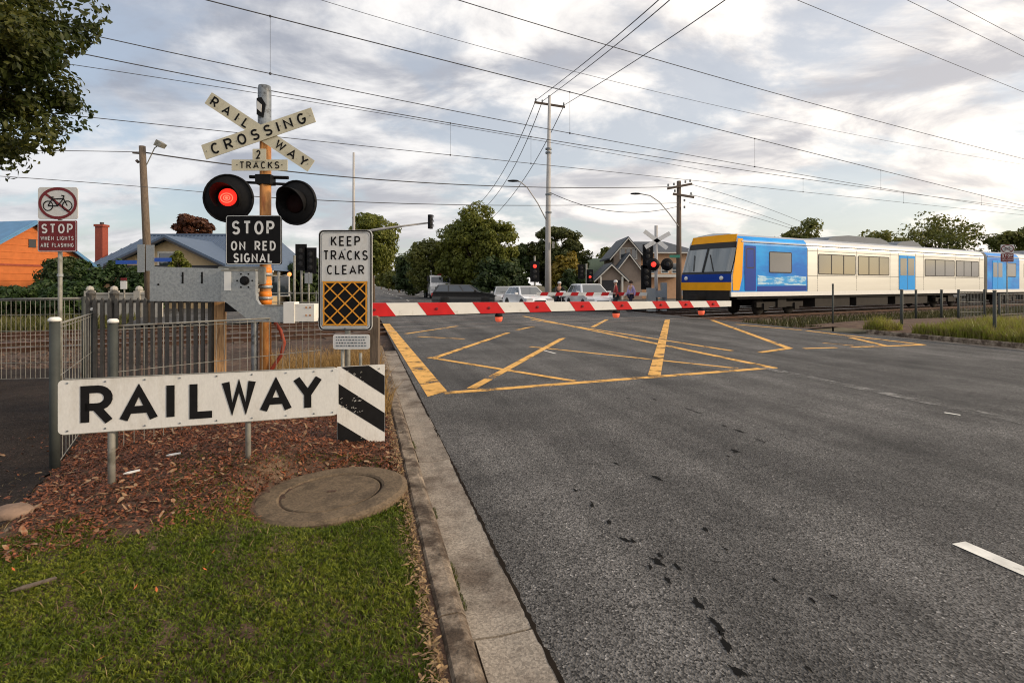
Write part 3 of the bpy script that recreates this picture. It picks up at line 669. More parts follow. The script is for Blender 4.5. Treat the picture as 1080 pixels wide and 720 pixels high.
# ------------------------------------------------------------------ boom gate
def boom_gate():
    ZB = 5.93; s = ZB/F; gx = (280-CX)*s
    b = Vector((gx, ZB, terr(gx, ZB)))
    t = thing('boom_gate', 'lowered red and white striped boom gate with grey steel counterweight', 'boom gate', b)
    X = lambda px: (px-280)*s
    Zz = lambda py: EYE+(HY-py)*s-b.z
    cw = part(t, 'counterweight', MB().prism([(X(x), Zz(y)) for x, y in ((165, 317), (165, 282.5), (168, 281.5), (242, 283.5), (243.5, 285), (243.5, 318))][::-1], -.11, -.02), M['galv'])
    bm = MB()
    for x, y in ((199, 291), (199, 298), (219, 291), (219, 298), (174, 300)): bolt(bm, X(x), Zz(y), -.11, .012)
    part(cw, 'bolts', bm, M['black_metal'])
    part(cw, 'slots', MB().box(X(198.3), X(200), -.113, -.109, Zz(299), Zz(287)).box(X(218.3), X(220), -.113, -.109, Zz(299), Zz(287)), M['black_metal'])
    arm = part(t, 'pivot_arm', MB().prism([(X(x), Zz(y)) for x, y in ((242, 286), (277, 286), (277, 309), (278, 316), (281, 320.5), (287, 322), (308, 321.5), (308, 338.5), (276, 338.5), (270, 336.5), (258, 327), (247, 318.5), (242, 316.5))][::-1], -.165, -.112), M['galv'])
    part(arm, 'label_plate', MB().box(X(245), X(252), -.169, -.1655, Zz(306), Zz(287)), M['cap'])
    bm = MB(); bm.lathe([(.05, 0), (.05, .012), (.03, .014), (.03, .03), (.0, .032)], 16, Matrix.Translation((X(266), -.165, Zz(296))) @ Matrix.Rotation(R(90), 4, 'X'))
    for k in range(6): bolt(bm, X(266)+.082*math.cos(R(60*k)), Zz(296)+.082*math.sin(R(60*k)), -.165, .010)
    part(arm, 'bolts', bm, M['black_metal'])
    part(arm, 'flange', MB().box(X(242), X(277), -.17, -.115, Zz(286.5), Zz(284.6)).box(X(286), X(308), -.172, -.105, Zz(322), Zz(320.8)), M['galv_post'])
    part(t, 'back_bracket', MB().prism([(X(x), Zz(y)) for x, y in ((240, 317), (262, 319), (272, 335), (268, 336), (256, 328), (240, 328.5))][::-1], -.06, .05), M['black_metal'])
    part(t, 'gearbox', MB().prism(rrect(X(226), X(276), Zz(300), Zz(281), .02), .07, .26), M['galv_post'])
    part(t, 'shaft', MB().tube([(X(266), -.12, Zz(296)), (X(266), .1, Zz(296))], .04, 12), M['sleeve'])
    part(t, 'boom_clamp', MB().box(X(306.5), X(337), -.165, -.05, Zz(338), Zz(320)).box(X(306), X(317), -.175, -.04, Zz(339.5), Zz(318)), M['boom_white'])
    bm = MB()
    for x, y in ((329, 323.5), (329, 331.5), (333, 323.5), (333, 331.5)): bolt(bm, X(x), Zz(y), -.165, .010)
    part(t, 'clamp_bolts', bm, M['rust_pole'])
    # boom: from the clamp to its tip across both lanes
    A = Vector((-2.40, 6.04, 1.250)); B = Vector((3.30, 8.02, 1.262))
    d = (B-A); ln = d.length; ang = math.atan2(d.y, d.x)
    h = lambda u: .168-.085*u/ln     # height tapers to the tip
    dep = lambda u: .050-.015*u/ln
    def shell(u0, u1, sl, g=0.0, v0=0, ns=1):
        mb = MB(); ring = []
        for u, c in ((u0, 0), (u1, 1)):
            hh = h(u)/2+g; dd = dep(u)/2+g; sh = sl*hh
            ring.append([(u+sh, -dd, -hh), (u-sh, -dd, hh), (u-sh, dd, hh), (u+sh, dd, -hh)])
        for r_ in ring: mb.v += r_
        for k in range(4): mb.f.append((k, (k+1) % 4, 4+(k+1) % 4, 4+k)); mb.m.append(0)
        mb.f += [(3, 2, 1, 0), (4, 5, 6, 7)]; mb.m += [0, 0]; return mb
    bo = obj('boom', shell(.0, ln, 0).mesh('boom', M['boom_white']), t); bo.location = A-b; bo.rotation_euler = (0, -math.atan2(d.z, math.hypot(d.x, d.y)), ang)
    for u0, u1 in ((.62, 1.0), (1.375, 1.73), (2.06, 2.385), (2.735, 3.04), (3.395, 3.69), (4.03, 4.28), (4.68, 4.90), (5.12, 5.32), (5.61, 5.79)):
        part(bo, 'red_band', shell(u0, u1, .75, .0025), M['boom_red'])
        bm = MB(); bm.lathe([(.017, 0), (.017, .012), (.008, .014)], 10, Matrix.Translation(((u0+u1)/2, -dep(u0)/2-.002, 0)) @ Matrix.Rotation(R(90), 4, 'X')); part(bo, 'bolt', bm, M['sign_red'])
    for u in (2.36, 4.07, 5.50):
        l = part(bo, 'warning_lamp', MB().lathe([(.022, 0), (.045, -.02), (.05, -.03), (.05, -.05)], 14, Matrix.Translation((u, 0, -h(u)/2))), M['black_metal'], True)
        part(l, 'lens', MB().lathe([(.046, -.05), (.05, -.06), (.044, -.10), (.03, -.115)][::-1], 14, Matrix.Translation((u, 0, -h(u)/2))), M['red_lamp_dim'], True)
    part(bo, 'lamp_cable', MB().tube([(.4, .01, -h(.4)/2-.008), (2.3, .01, -h(2.3)/2-.008), (4.0, .01, -h(4)/2-.008), (5.5, .01, -h(5.5)/2-.008)], .006, 6), M['cable'])
    part(t, 'pedestal', MB().tube([(X(262), .14, -.15), (X(262), .14, Zz(298))], .035, 12), M['sleeve'], True)
boom_gate()

# ------------------------------------------------------------------ RAILWAY sign
def railway_sign():
    V = 2190.0; Z0 = 3.5
    zz = lambda px: Z0/(1-(px-61)/V)
    a = Vector(((61-CX)/F*zz(61), zz(61))); e = Vector(((357-CX)/F*zz(357), zz(357)))
    d = e-a; ln = d.length; ang = math.atan2(d.y, d.x)
    top = EYE-(401-HY)/F*zz(61); bot = EYE-(458.5-HY)/F*zz(61)
    t = thing('railway_sign', 'long white board lettered RAILWAY in black on two short posts', 'sign', (a.x, a.y, 0), ang)
    u = lambda px: (Vector(((px-CX)/F*zz(px), zz(px)))-a).length
    bd = part(t, 'board', plate(0, ln, bot, top, 0, .012, .03), M['white_sign'])
    H = (top-bot)
    ltr = []
    spans = (('R', 85, 120), ('A', 126, 167), ('I', 176, 184), ('L', 200, 228), ('W', 234, 270), ('A', 274, 308), ('Y', 309, 340))
    for c, p0, p1 in spans:
        x0 = u(p0); x1 = u(p1); w0, strokes = GL[c]; hh = H*.75; st = .050; mb = MB()
        for k, s_ in enumerate(strokes):
            W = x1-x0-st
            mb.ribbon([(x0+st/2+(px/w0 if w0 else .5)*W, bot+H*.125+st/2+pz*(hh-st)) for px, pz in s_], st, -.004-.0005*k)
        mb.v = [(p[0], p[1], min(max(p[2], bot+H*.125), bot+H*.125+hh)) for p in mb.v]
        part(bd, 'letter', mb, M['sign_black'])
    rv = MB()
    for fx in (.03, .15, .28, .40, .53, .66, .79, .90, .975):
        for fz in (.06, .94): bolt(rv, ln*fx, bot+H*fz, 0, .006)
    part(bd, 'rivets', rv, M['sleeve'])
    part(bd, 'edge_trim', MB().box(.03, ln-.03, -.003, .016, top, top+.004).box(.03, ln-.03, -.003, .016, bot-.004, bot), M['galv_post'])
    for px in (115.5, 261):
        x = u(px); w_ = a+d*(x/ln); part(t, 'post', MB().tube([(x, .034, terr(w_.x, w_.y)-.15), (x, .034, top-.03)], .022 if px < 200 else .019, 14), M['galv_post'], True)
    # striped hazard board at its right-hand end, on its own post
    h0 = Vector(((355.5-CX)/F*4.55, 4.55)); h1 = Vector(((405.8-CX)/F*4.70, 4.70)); hd = h1-h0
    th = thing('hazard_board', 'black and white diagonally striped hazard board at the end of the RAILWAY board', 'hazard marker', (h0.x, h0.y, 0), math.atan2(hd.y, hd.x))
    x0, x1 = 0, hd.length
    Zm = 4.62; z1 = EYE-(385.5-HY)/F*Zm; z0 = EYE-(468-HY)/F*Zm
    bo = part(th, 'board', plate(x0, x1, z0, z1, -.004, .010, .004), M['white_sign'])
    wz = (z1-z0)
    # black bands fall from left to right
    for zc in (1.03, .55, .06):
        poly = []; band = wz*.25
        def clip(poly, z0, z1):
            for lim, sg in ((z0, 1), (z1, -1)):
                out = []
                for i, p in enumerate(poly):
                    q = poly[(i+1) % len(poly)]; ip = (p[1]-lim)*sg >= 0; iq = (q[1]-lim)*sg >= 0
                    if ip: out.append(p)
                    if ip != iq: f = (lim-p[1])/(q[1]-p[1]); out.append((p[0]+(q[0]-p[0])*f, lim))
                poly = out
            return poly
        zl = z0+wz*zc; sl = -.43*wz
        pl = clip([(x0, zl+band/2), (x0, zl-band/2), (x1, zl+sl*1-band/2+.0), (x1, zl+sl+band/2)], z0+.002, z1-.002) if False else clip([(x0+.002, zl+band), (x0+.002, zl), (x1-.002, zl+sl), (x1-.002, zl+sl+band)], z0+.002, z1-.002)
        if len(pl) >= 3:
            mb = MB(); mb.quad(*[(p[0], -.0065, p[1]) for p in pl]); part(bo, 'black_stripe', mb, M['sign_black'])
    bm = MB()
    for fx, fz in ((.5, .08), (.5, .92), (.12, .5), (.88, .95)): bolt(bm, x0+(x1-x0)*fx, z0+wz*fz, -.005, .007)
    part(bo, 'bolts', bm, M['galv_post'])
    part(th, 'post', MB().tube([(.13, .03, .0), (.13, .03, z1-.05)], .025, 12), M['galv_post'], True)
    scm = MB(); rg = random.Random(4)
    for k in range(40):
        x = rg.gauss(.13, .05); z = z0+wz*rg.choice((.42, .88, .55))+rg.gauss(0, .03); l = rg.uniform(.004, .02)
        if x0+.02 < x < x1-.03 and z < z1-.03: scm.quad((x, -.0075, z), (x+l, -.0075, z+l*.4), (x+l, -.0075, z+l*.4+.003), (x, -.0075, z+.003))
    part(bo, 'scratches', scm, M['white_sign'], kind='stuff')
railway_sign()

# ------------------------------------------------------------------ KEEP TRACKS CLEAR
def keep_clear():
    Z = 5.2; s = Z/F; x0 = (364-CX)*s; b = Vector((x0, Z, terr(x0, Z)))
    t = thing('keep_clear_sign', 'white sign reading KEEP TRACKS CLEAR over an orange lattice on black', 'sign', b)
    X = lambda px: (px-364)*s
    Zz = lambda py: EYE+(HY-py)*s-b.z
    bd = part(t, 'board', plate(X(336), X(392.5), Zz(348.5), Zz(242.5), 0, .012, .045), M['white_sign'])
    part(bd, 'border', frame_line(X(337.2), X(391.3), Zz(347.5), Zz(243.6), -.003, .013, .042), M['sign_black'])
    part(bd, 'inner_border', frame_line(X(339.2), X(389.3), Zz(345.6), Zz(245.6), -.0025, .004, .036), M['sleeve'])
    lm = Letters(); word_l(lm, 'KEEP', X(364.5), Zz(259.5), .098, -.004, .285, .15, .26); word_l(lm, 'TRACKS', X(364.5), Zz(274.5), .098, -.004, .435, .15, .24); word_l(lm, 'CLEAR', X(364.5), Zz(289.5), .094, -.004, .365, .15, .24)
    write(bd, lm, M['sign_black'])
    a, c, d, e = X(340.5), X(387.5), Zz(343.5), Zz(296.5)
    pn = part(bd, 'black_panel', MB().box(a, c, -.004, -.001, d, e), M['sign_black'])
    lat = MB(); lat.ribbon([(a+.01, d+.01), (c-.01, d+.01), (c-.01, e-.01), (a+.01, e-.01)], .014, -.0065, True)
    W = c-a; H = e-d; st = W/3.0
    for k in range(-4, 8):
        for sg in (1, -1):
            pts = []
            for n in range(2):
                pass
            xa = a+k*st; p = [(xa, d), (xa+H, e)] if sg == 1 else [(xa, e), (xa+H, d)]
            (x1, z1), (x2, z2) = p; f0 = max(0, (a-x1)/(x2-x1)); f1 = min(1, (c-x1)/(x2-x1))
            if f1-f0 > .02: lat.ribbon([(x1+(x2-x1)*f0, z1+(z2-z1)*f0), (x1+(x2-x1)*f1, z1+(z2-z1)*f1)], .0125, -.0072-.0003*(sg+1)-.0001*(k % 3))
    part(pn, 'lattice', lat, M['sign_orange'])
    part(bd, 'bolts', bolt(bolt(MB(), X(364), Zz(263), -.002, .008), X(364), Zz(346), -.002, .008), M['sleeve'])
    part(t, 'post', MB().tube([(X(365), .05, -.2), (X(365), .05, Zz(250))], .026, 14), M['galv_post'], True)
    # small notice under it, print too small to read
    th = thing('notice_plate', 'small white notice with worn illegible print under the lattice sign', 'notice', (x0, Z-.05, 0))
    zq = lambda py: EYE+(HY-py)*s
    bd = part(th, 'plate', plate(X(353), X(391.5), zq(367.5), zq(352), 0, .006, .025), M['white_sign'])
    mb = MB(); rg = random.Random(2)
    for row in range(4):
        x = X(356)
        while x < X(387):
            l = rg.uniform(.012, .03); mb.quad((x, -.003, zq(364.6-row*3)), (min(x+l, X(388)), -.003, zq(364.6-row*3)), (min(x+l, X(388)), -.003, zq(363.2-row*3)), (x, -.003, zq(363.2-row*3))); x += l+.008
    part(bd, 'print', mb, M['sleeve'])
    part(th, 'post', MB().tube([(X(362), .03, .0), (X(362), .03, zq(355))], .018, 12).tube([(X(381), .03, .0), (X(381), .03, zq(372))], .015, 12), M['galv_post'], True)
    # narrow timber post beside it
    p = P(395.5, 335, 5.9); g = terr(p.x, p.y)
    th = thing('timber_post', 'narrow weathered post under the boom beside the lattice sign', 'post', (p.x, p.y, g))
    part(th, 'shaft', MB().box(-.045, .045, -.045, .045, -.2, p.z-g), M['timber']); part(th, 'top_bevel', MB().prism([(-.045, p.z-g), (.045, p.z-g), (.02, p.z-g+.02), (-.02, p.z-g+.02)], -.045, .045), M['timber'])
keep_clear()

# ------------------------------------------------------------------ no-cycling and stop sign (two of them, left and far right)
def bike_sign(name, label, px, pyt, Z, w_m, ground, rz=0):
    k = w_m/.435
    b = Vector(((px-CX)/F*Z, Z, ground)); top = EYE-(pyt-HY)/F*Z-ground
    t = thing(name, label, 'sign', b, rz)
    h1 = .35*k; h2 = .345*k; w2 = w_m/2
    bd = part(t, 'cycle_plate', plate(-w2, w2, top-h1, top, 0, .008, .03*k), M['white_sign'])
    zc = top-h1/2; rx = w2*.90; rz_ = h1*.455
    part(bd, 'red_ring', MB().ribbon([(rx*math.cos(R(a)), zc+rz_*math.sin(R(a))) for a in range(0, 360, 10)], .030*k, -.003, True).ribbon([(-rx*.72, zc+rz_*.68), (rx*.72, zc-rz_*.68)], .026*k, -.0036), M['sign_red'])
    c = MB(); q = .052*k
    for x, z in ((-.105*k, -.028*k), (.105*k, -.028*k)): c.ribbon([(x+q*math.cos(R(a)), zc+z+q*math.sin(R(a))) for a in range(0, 360, 24)], .011*k, -.0042, True)
    for i, l in enumerate(([(-.105, -.028), (-.06, .045), (.065, .05), (.105, -.028)], [(-.105, -.028), (0, -.03), (.065, .05)], [(0, -.03), (-.065, .06)], [(-.09, .065), (-.04, .065)], [(.06, .05), (.07, .08), (.04, .085)])): c.ribbon([(x*k, zc+z*k) for x, z in l], .012*k, -.0044-.0003*i)
    part(bd, 'bicycle_symbol', c, M['sign_black'])
    z1 = top-h1-.01*k; z0 = z1-h2
    bd = part(t, 'stop_plate', plate(-w2-.003, w2-.012, z0, z1, .001, .008, .02*k), M['sign_red'])
    lm = Letters(); word_l(lm, 'STOP', -.005, z1-.145*k, .105*k, -.004, .34*k, .17); word_l(lm, 'WHEN LIGHTS', -.005, z1-.22*k, .045*k, -.004, .36*k, .15); word_l(lm, 'ARE FLASHING', -.005, z1-.295*k, .045*k, -.004, .36*k, .15)
    write(bd, lm, M['sign_grey_text']); part(bd, 'border', frame_line(-w2+.003, w2-.018, z0+.006, z1-.006, -.002, .006*k, .02*k), M['sign_grey_text'])
    part(t, 'post', MB().tube([(.0, .03, -.2), (.0, .03, top-.05)], .021*k, 12), M['galv_post'], True)
    part(t, 'clamp', MB().tube([(0, .03, z0-.27*k), (0, .03, z0-.24*k)], .028*k, 12), M['galv'])
    return t
bike_sign('cycling_sign', 'no cycling sign over red STOP plate on a post by the grey fence at left', 61, 197.5, 5.8, .435, terr(-4.96, 5.8))
bike_sign('cycling_sign', 'small distant no cycling and red stop sign in front of the train at right', 1062.5, 258, 22, .44, -.1, R(-20))

# ------------------------------------------------------------------ manhole
def manhole():
    c = Vector((-1.215, 3.58, 0)); g = terr(c.x, c.y)-.004
    t = thing('manhole_cover', 'round concrete manhole surround with inset lid in the grass', 'manhole', (c.x, c.y, g))
    t.rotation_euler = (0, R(-3), 0); r = .50; n = 40
    prof = [(.33, -.05), (.33, .020), (.345, .030), (r-.03, .030), (r, .015), (r+.005, -.06)]
    mb = MB()
    for rr, z in prof:
        for j in range(n):
            a = 2*math.pi*j/n; mb.v.append((rr*math.cos(a)*(1+.006*math.sin(3*a)), rr*math.sin(a), z))
    for k in range(len(prof)-1):
        for j in range(n): mb.f.append((k*n+j, k*n+(j+1) % n, (k+1)*n+(j+1) % n, (k+1)*n+j)); mb.m.append(0)
    part(t, 'concrete_ring', mb, M['ringconc'])
    part(t, 'lid', MB().lathe([(.318, -.04), (.318, .018), (.312, .024), (.05, .026)][:], n), M['ringconc'])
    part(t, 'lifting_eye', MB().box(-.03, .03, -.012, .012, .02, .029), M['soil'])
manhole()

# ================================================================== fences
def mesh_panel(a, b, z0a, z0b, z1a, z1b, step, rails, r=.004):
    """welded wires between two posts, as bars in world coordinates"""
    mb = MB(); a = Vector(a); b = Vector(b); n = max(2, int((b-a).length/step))
    for k in range(n+1):
        f = k/n; p = a.lerp(b, f); zb = z0a+(z0b-z0a)*f; zt = z1a+(z1b-z1a)*f
        mb.tube([(p.x, p.y, zb), (p.x, p.y, zt)], r, 4, False)
    for f in rails:
        mb.tube([(a.x, a.y, z0a+(z1a-z0a)*f), (b.x, b.y, z0b+(z1b-z0b)*f)], r*1.1, 4, False)
    return mb
def mesh_fence(name, label, posts, h, step, rails, post_r, topr, r=.004, cap=True, square=False, group=None, pm='steel_post', gf=None, postx=.0, ends=99):
    """posts: list of (x, y); one thing: posts, top rails and wire panels"""
    base = Vector((posts[0][0], posts[0][1], 0)); t = thing(name, label, 'fence', base, 0, group)
    gf = gf or terr
    for (x, y) in posts[:ends]:
        g = gf(x, y); q = Vector((x, y, g))-base
        if square: p_ = part(t, 'post', MB().box(q.x-post_r, q.x+post_r, q.y-post_r, q.y+post_r, g-.2, g+h+postx), M[pm])
        else: p_ = part(t, 'post', MB().tube([(q.x, q.y, g-.2), (q.x, q.y, g+h+postx)], post_r, 12), M[pm], True)
        if cap: part(p_, 'cap', MB().lathe([(post_r*1.25, 0), (post_r*1.25, .02), (post_r*.8, .035), (.0, .037)], 12, Matrix.Translation((q.x, q.y, g+h+postx))), M['cap'], True)
    for (x0, y0), (x1, y1) in zip(posts[:-1], posts[1:]):
        a = Vector((x0, y0, 0))-base; b = Vector((x1, y1, 0))-base; g0 = gf(x0, y0); g1 = gf(x1, y1)
        pn = part(t, 'wire_panel', mesh_panel(a, b, g0+.06, g1+.06, g0+h-.03, g1+h-.03, step, rails, r), M['wire'], kind='stuff')
        if topr: part(t, 'top_rail', MB().tube([(a.x, a.y, g0+h-.03), (b.x, b.y, g1+h-.03)], topr, 8), M['wire'], True)
    return t
PA = (-3.72, 4.32); PB = (-4.82, 6.10); PC = (-3.50, 4.66); PD = (-2.25, 6.25)
mesh_fence('maze_fence', 'short mesh fence with white-capped posts leading back from the left end of the RAILWAY board', [PA, PB], 1.25, .15, (.0, .28, .62, .97), .036, .010, .0040, gf=lambda x, y: .0)
mesh_fence('maze_fence', 'low wire mesh fence behind the RAILWAY board with one white-capped post', [PC, PD], 1.215, .075, (.0, .3, .64, .97), .034, .008, .0032, gf=lambda x, y: .0, ends=1)
mesh_fence('track_fence', 'tall wire fence across the far left in front of the rails', [(-14.2, 12.4), (-12.3, 10.9), (-10.2, 9.6), (-8.35, 8.6), (-6.95, 8.62)], 1.38, .075, (.0, .2, .4, .6, .8, .98), .030, .016, .0045, cap=False)
# timber post
def timber_post():
    Z = 6.0; x = (232-CX)/F*Z; g = terr(x, Z); top = EYE-17*Z/F
    t = thing('timber_post', 'brown square timber post standing under the steel counterweight', 'post', (x, Z, g), R(20))
    part(t, 'shaft', MB().box(-.05, .05, -.05, .05, -.2, top-g), M['timber_warm']); part(t, 'side_batten', MB().box(.0505, .058, -.045, .045, -.2, top-g-.10), M['timber_warm'])
timber_post()
# black picket fence
def picket_fence():
    Z = 6.05; xa = (88-CX)/F*Z; xb = (226-CX)/F*Z; gz = .02
    t = thing('picket_fence', 'dark metal picket fence between the mesh fence and the timber post', 'fence', (xa, Z, gz))
    L_ = xb-xa; top = EYE-13*Z/F-gz
    part(t, 'top_rail', MB().box(0, L_, .02, .05, top-.07, top-.035), M['picket']); part(t, 'bottom_rail', MB().box(0, L_, .02, .05, .12, .155), M['picket'])
    pm = MB().box(-.019, .019, -.008, .014, .05, top-.05).prism([(-.019, top-.05), (.019, top-.05), (.0, top-.01)], -.008, .014).mesh('picket', M['picket'])
    n = 18
    for k in range(n): obj('picket', pm, t, (.05+(L_-.1)*k/(n-1), 0, 0))
    for x in (.02, .29, L_-.02):
        p = part(t, 'post', MB().box(x-.032, x+.032, .052, .116, -.2, top+.02), M['picket']); part(p, 'cap', MB().lathe([(.045, 0), (.05, .02), (.02, .055), (.0, .06)], 10, Matrix.Translation((x, .084, top+.02))), M['picket'])
picket_fence()
# right-hand guard posts and gate
def pipe_post(label, px, pyt, pyb, r=.03):
    Z = EYE*F/(pyb-HY)*1.0; x = (px-CX)/F*Z; h = EYE-(pyt-HY)/F*Z
    t = thing('fence_post', label, 'post', (x, Z, 0)); q = x*TN.x+Z*TN.y; 
    part(t, 'shaft', MB().tube([(0, 0, -.3), (0, 0, h)], r, 12), M['steel_post'], True); part(t, 'cap', MB().lathe([(r*1.2, 0), (r*1.2, .02), (r*.6, .035), (0, .036)], 12, Matrix.Translation((0, 0, h))), M['galv_post'], True)
pipe_post('lone thin grey post where the road meets the rails at right', 878.5, 300, 345, .03)
pipe_post('thick grey post beside the yellow marking tip at right', 951, 306, 349, .045)
pipe_post('grey post just left of the mesh gate, half behind a thick post', 966, 306, 334, .05)
pipe_post('thin grey post standing left of the mesh gate panel', 993, 306, 336, .05)
pipe_post('tall grey post rising from the weeds nearest the right kerb', 1049, 307, 362, .04)
def gate():
    Z = 21; xa = (1011-CX)/F*Z; xb = (1043-CX)/F*Z+.2; t = thing('mesh_gate', 'narrow grey mesh gate panel in front of the train at right', 'gate', (xa, Z, -.1))
    for x in (0, xb-xa):
        part(t, 'post', MB().tube([(x, (x*.3), -.2), (x, x*.3, 1.45)], .045, 10), M['steel_post'], True)
    part(t, 'frame', MB().tube([(0, 0, 1.36), (xb-xa, (xb-xa)*.3, 1.36)], .02, 8).tube([(0, 0, .15), (xb-xa, (xb-xa)*.3, .15)], .02, 8), M['steel_post'])
    part(t, 'wire_panel', mesh_panel((0, 0, 0), (xb-xa, (xb-xa)*.3, 0), .15, .15, 1.36, 1.36, .08, (.33, .66), .009), M['galv_post'], kind='stuff')
    mesh = [( (1043-CX)/F*Z+.5, Z+.1), (24.5, 23.5), (29, 26)]
    mesh_fence('track_fence', 'grey mesh fence running off at the right edge before the train', mesh, 1.3, .12, (0, .33, .66, .98), .04, .016, .008, cap=False, gf=lambda x, y: -.1)
gate()

# ================================================================== train
M['tblue'] = mat('train blue', (.001, .15, .60), .45, 0, .06, .6, c2=(.003, .33, .82), sscale=.55, lo=.40, hi=.62, spec=.2, clear=.05, stretch=(.5, 1, 1.3))
M['tdeep'] = mat('train deep blue', (.002, .04, .30), .45, 0, .05, spec=.2)
M['tblue2'] = mat('train sky blue', (.002, .30, .80), .45, 0, .05, spec=.2)
M['tyellow'] = mat('train yellow', (.88, .38, .005), .45, 0, .08, 2, spec=.2)
M['tsteel'] = mat('train stainless steel', (.62, .62, .60), .36, .8, .05, 1.5, stretch=(.1, 1, 3))
M['troof'] = mat('train roof', (.40, .43, .48), .5, .2, .08, 1)
M['tunder'] = mat('train underframe', (.022, .019, .017), .8, 0, .3, 3)
M['train_glass'] = glassy('train window glass', (.06, .055, .045), .10, 2.6)
M['train_glass'] = glassy('tinted train glass', (.03, .028, .024), .09, 2.3)
M['screen_glass'] = glassy('train windscreen glass', (.10, .12, .115), .08, 2.6)
M['roof_unit'] = mat('train roof unit', (.13, .15, .18), .6, .1, .1, 1)
M['twave'] = mat('train wave print', (.03, .33, .75), .35, 0, .05, 1, c2=(.45, .66, .80), sscale=2.2, lo=.47, hi=.55, stretch=(.5, 1, 2.6))
def train():
    p = track(0, 16.5); 
    a0 = 9.8*TU.x+24.5*TU.y+.25; b = track(a0, 16.52, .0)
    t = thing('train', 'blue, yellow and silver suburban passenger train crossing the road', 'train', (b.x, b.y, 0), math.atan2(TU.y, TU.x))
    W = 3.0
    sec = [(0, .98), (0, 1.2), (0, 2.0), (0, 3.45), (.05, 3.68), (.2, 3.86), (.55, 3.99), (1.5, 4.06), (2.45, 3.99), (2.8, 3.86), (2.95, 3.68), (3, 3.45), (3, 2.0), (3, 1.2), (3, .98)]
    def nose(y, z):                      # raked, slightly bowed front
        rake = .0 if z < 2.0 else (z-2.0)*.36
        return rake+.20*((y-1.5)/1.5)**2
    def body(x0, x1, cuts, mats_of, nosed):
        mb = MB(); xs = [x0]+cuts+[x1]; n = len(sec)
        for i, x in enumerate(xs):
            for y, z in sec: mb.v.append(((nose(y, z) if (nosed and i == 0) else x), y, z))
        for i in range(len(xs)-1):
            for k in range(n-1):
                mb.f.append((i*n+k, i*n+k+1, (i+1)*n+k+1, (i+1)*n+k))
                mb.m.append(2 if 5 <= k <= 8 else mats_of(i, k))
        mb.f.append(tuple(range((len(xs)-1)*n, len(xs)*n))); mb.m.append(1); mb.f.append(tuple(range(n-1, -1, -1))); mb.m.append(1)
        return mb
    mm = [M['tblue'], M['tsteel'], M['troof'], M['cap']]
    c1 = part(t, 'car_body', body(0, 27.2, [1.1, 6.1], lambda i, k: (3 if k in (0, 13) else (0 if i < 2 else 1)), True), mm, False, label='leading car, blue cab end and silver sides')
    c2 = part(t, 'car_body', body(27.75, 55, [33.5], lambda i, k: (3 if k in (0, 13) else (0 if i < 1 else 1)), False), mm, False, label='second car with blue end')
    part(t, 'gangway', MB().box(27.15, 27.8, .5, 2.5, 1.1, 3.6), M['tunder'])
    # front panels follow the nose: bands between heights, set proud of the body
    def band(z0, z1, y0, y1, off, m, nm, nz=2, ny=10, par=c1):
        mb = MB(); vs = []
        for i in range(nz+1):
            for j in range(ny+1):
                y = y0+(y1-y0)*j/ny; z = z0+(z1-z0)*i/nz; mb.v.append((nose(y, z)-off, y, z))
        for i in range(nz):
            for j in range(ny): a = i*(ny+1)+j; mb.f.append((a, a+1, a+ny+2, a+ny+1)); mb.m.append(0)
        n0 = len(mb.v)
        for i in range(nz+1):
            for j in (0, ny):
                y = y0+(y1-y0)*j/ny; z = z0+(z1-z0)*i/nz; mb.v.append((nose(y, z)+.02, y, z))
        for j, e in ((0, 0), (ny, 1)):
            for i in range(nz): mb.f.append((i*(ny+1)+j, (i+1)*(ny+1)+j, n0+(i+1)*2+e, n0+i*2+e)); mb.m.append(0)
        return part(par, nm, mb, m, True)
    band(3.58, 3.95, .18, 2.82, .03, M['tyellow'], 'front_brow')
    band(3.30, 3.575, .12, 2.88, .025, M['plastic'], 'destination_panel')
    band(2.16, 3.29, .06, 2.94, .03, M['screen_glass'], 'windscreen', 5)
    band(2.05, 2.155, .03, 2.97, .028, M['plastic'], 'windscreen_sill')
    band(1.66, 2.045, .02, 2.98, .03, M['tdeep'], 'blue_front_band'); band(1.27, 1.655, .0, 3.0, .045, M['tyellow'], 'front_bumper'); band(.75, 1.265, .1, 2.9, .02, M['tunder'], 'front_skirt')
    for y in (.35, 2.45):
        l = part(c1, 'headlight', MB().lathe([(.10, 0), (.10, .05), (.08, .07)], 14, Matrix.Translation((nose(y, 1.85)-.03, y+.1, 1.85)) @ Matrix.Rotation(R(-90), 4, 'Y')), M['cap'], True)
    part(c1, 'wiper', MB().bar((nose(.9, 2.2)-.06, .9, 2.2), (nose(1.3, 3.0)-.06, 1.3, 3.0), .03).bar((nose(2.1, 2.2)-.06, 2.1, 2.2), (nose(2.3, 3.0)-.06, 2.3, 3.0), .03), M['plastic'])
    part(c1, 'windscreen_pillar', MB().bar((nose(1.5, 2.16)-.045, 1.5, 2.16), (nose(1.5, 3.3)-.045, 1.5, 3.3), .07), M['plastic'])
    # yellow corner of the cab side, orange pillar
    part(c1, 'cab_corner', MB().prism([(.3, 1.27), (.75, 1.27), (.95, 1.9), (1.05, 3.55), (1.0, 3.72), (.68, 3.72), (.56, 3.2), (.30, 2.0)], -.012, -.001), M['tyellow'])
    part(c1, 'coupler', MB().box(-.55, .3, 1.35, 1.65, .75, 1.0).box(-.7, -.5, 1.25, 1.75, .7, 1.05), M['tunder'])
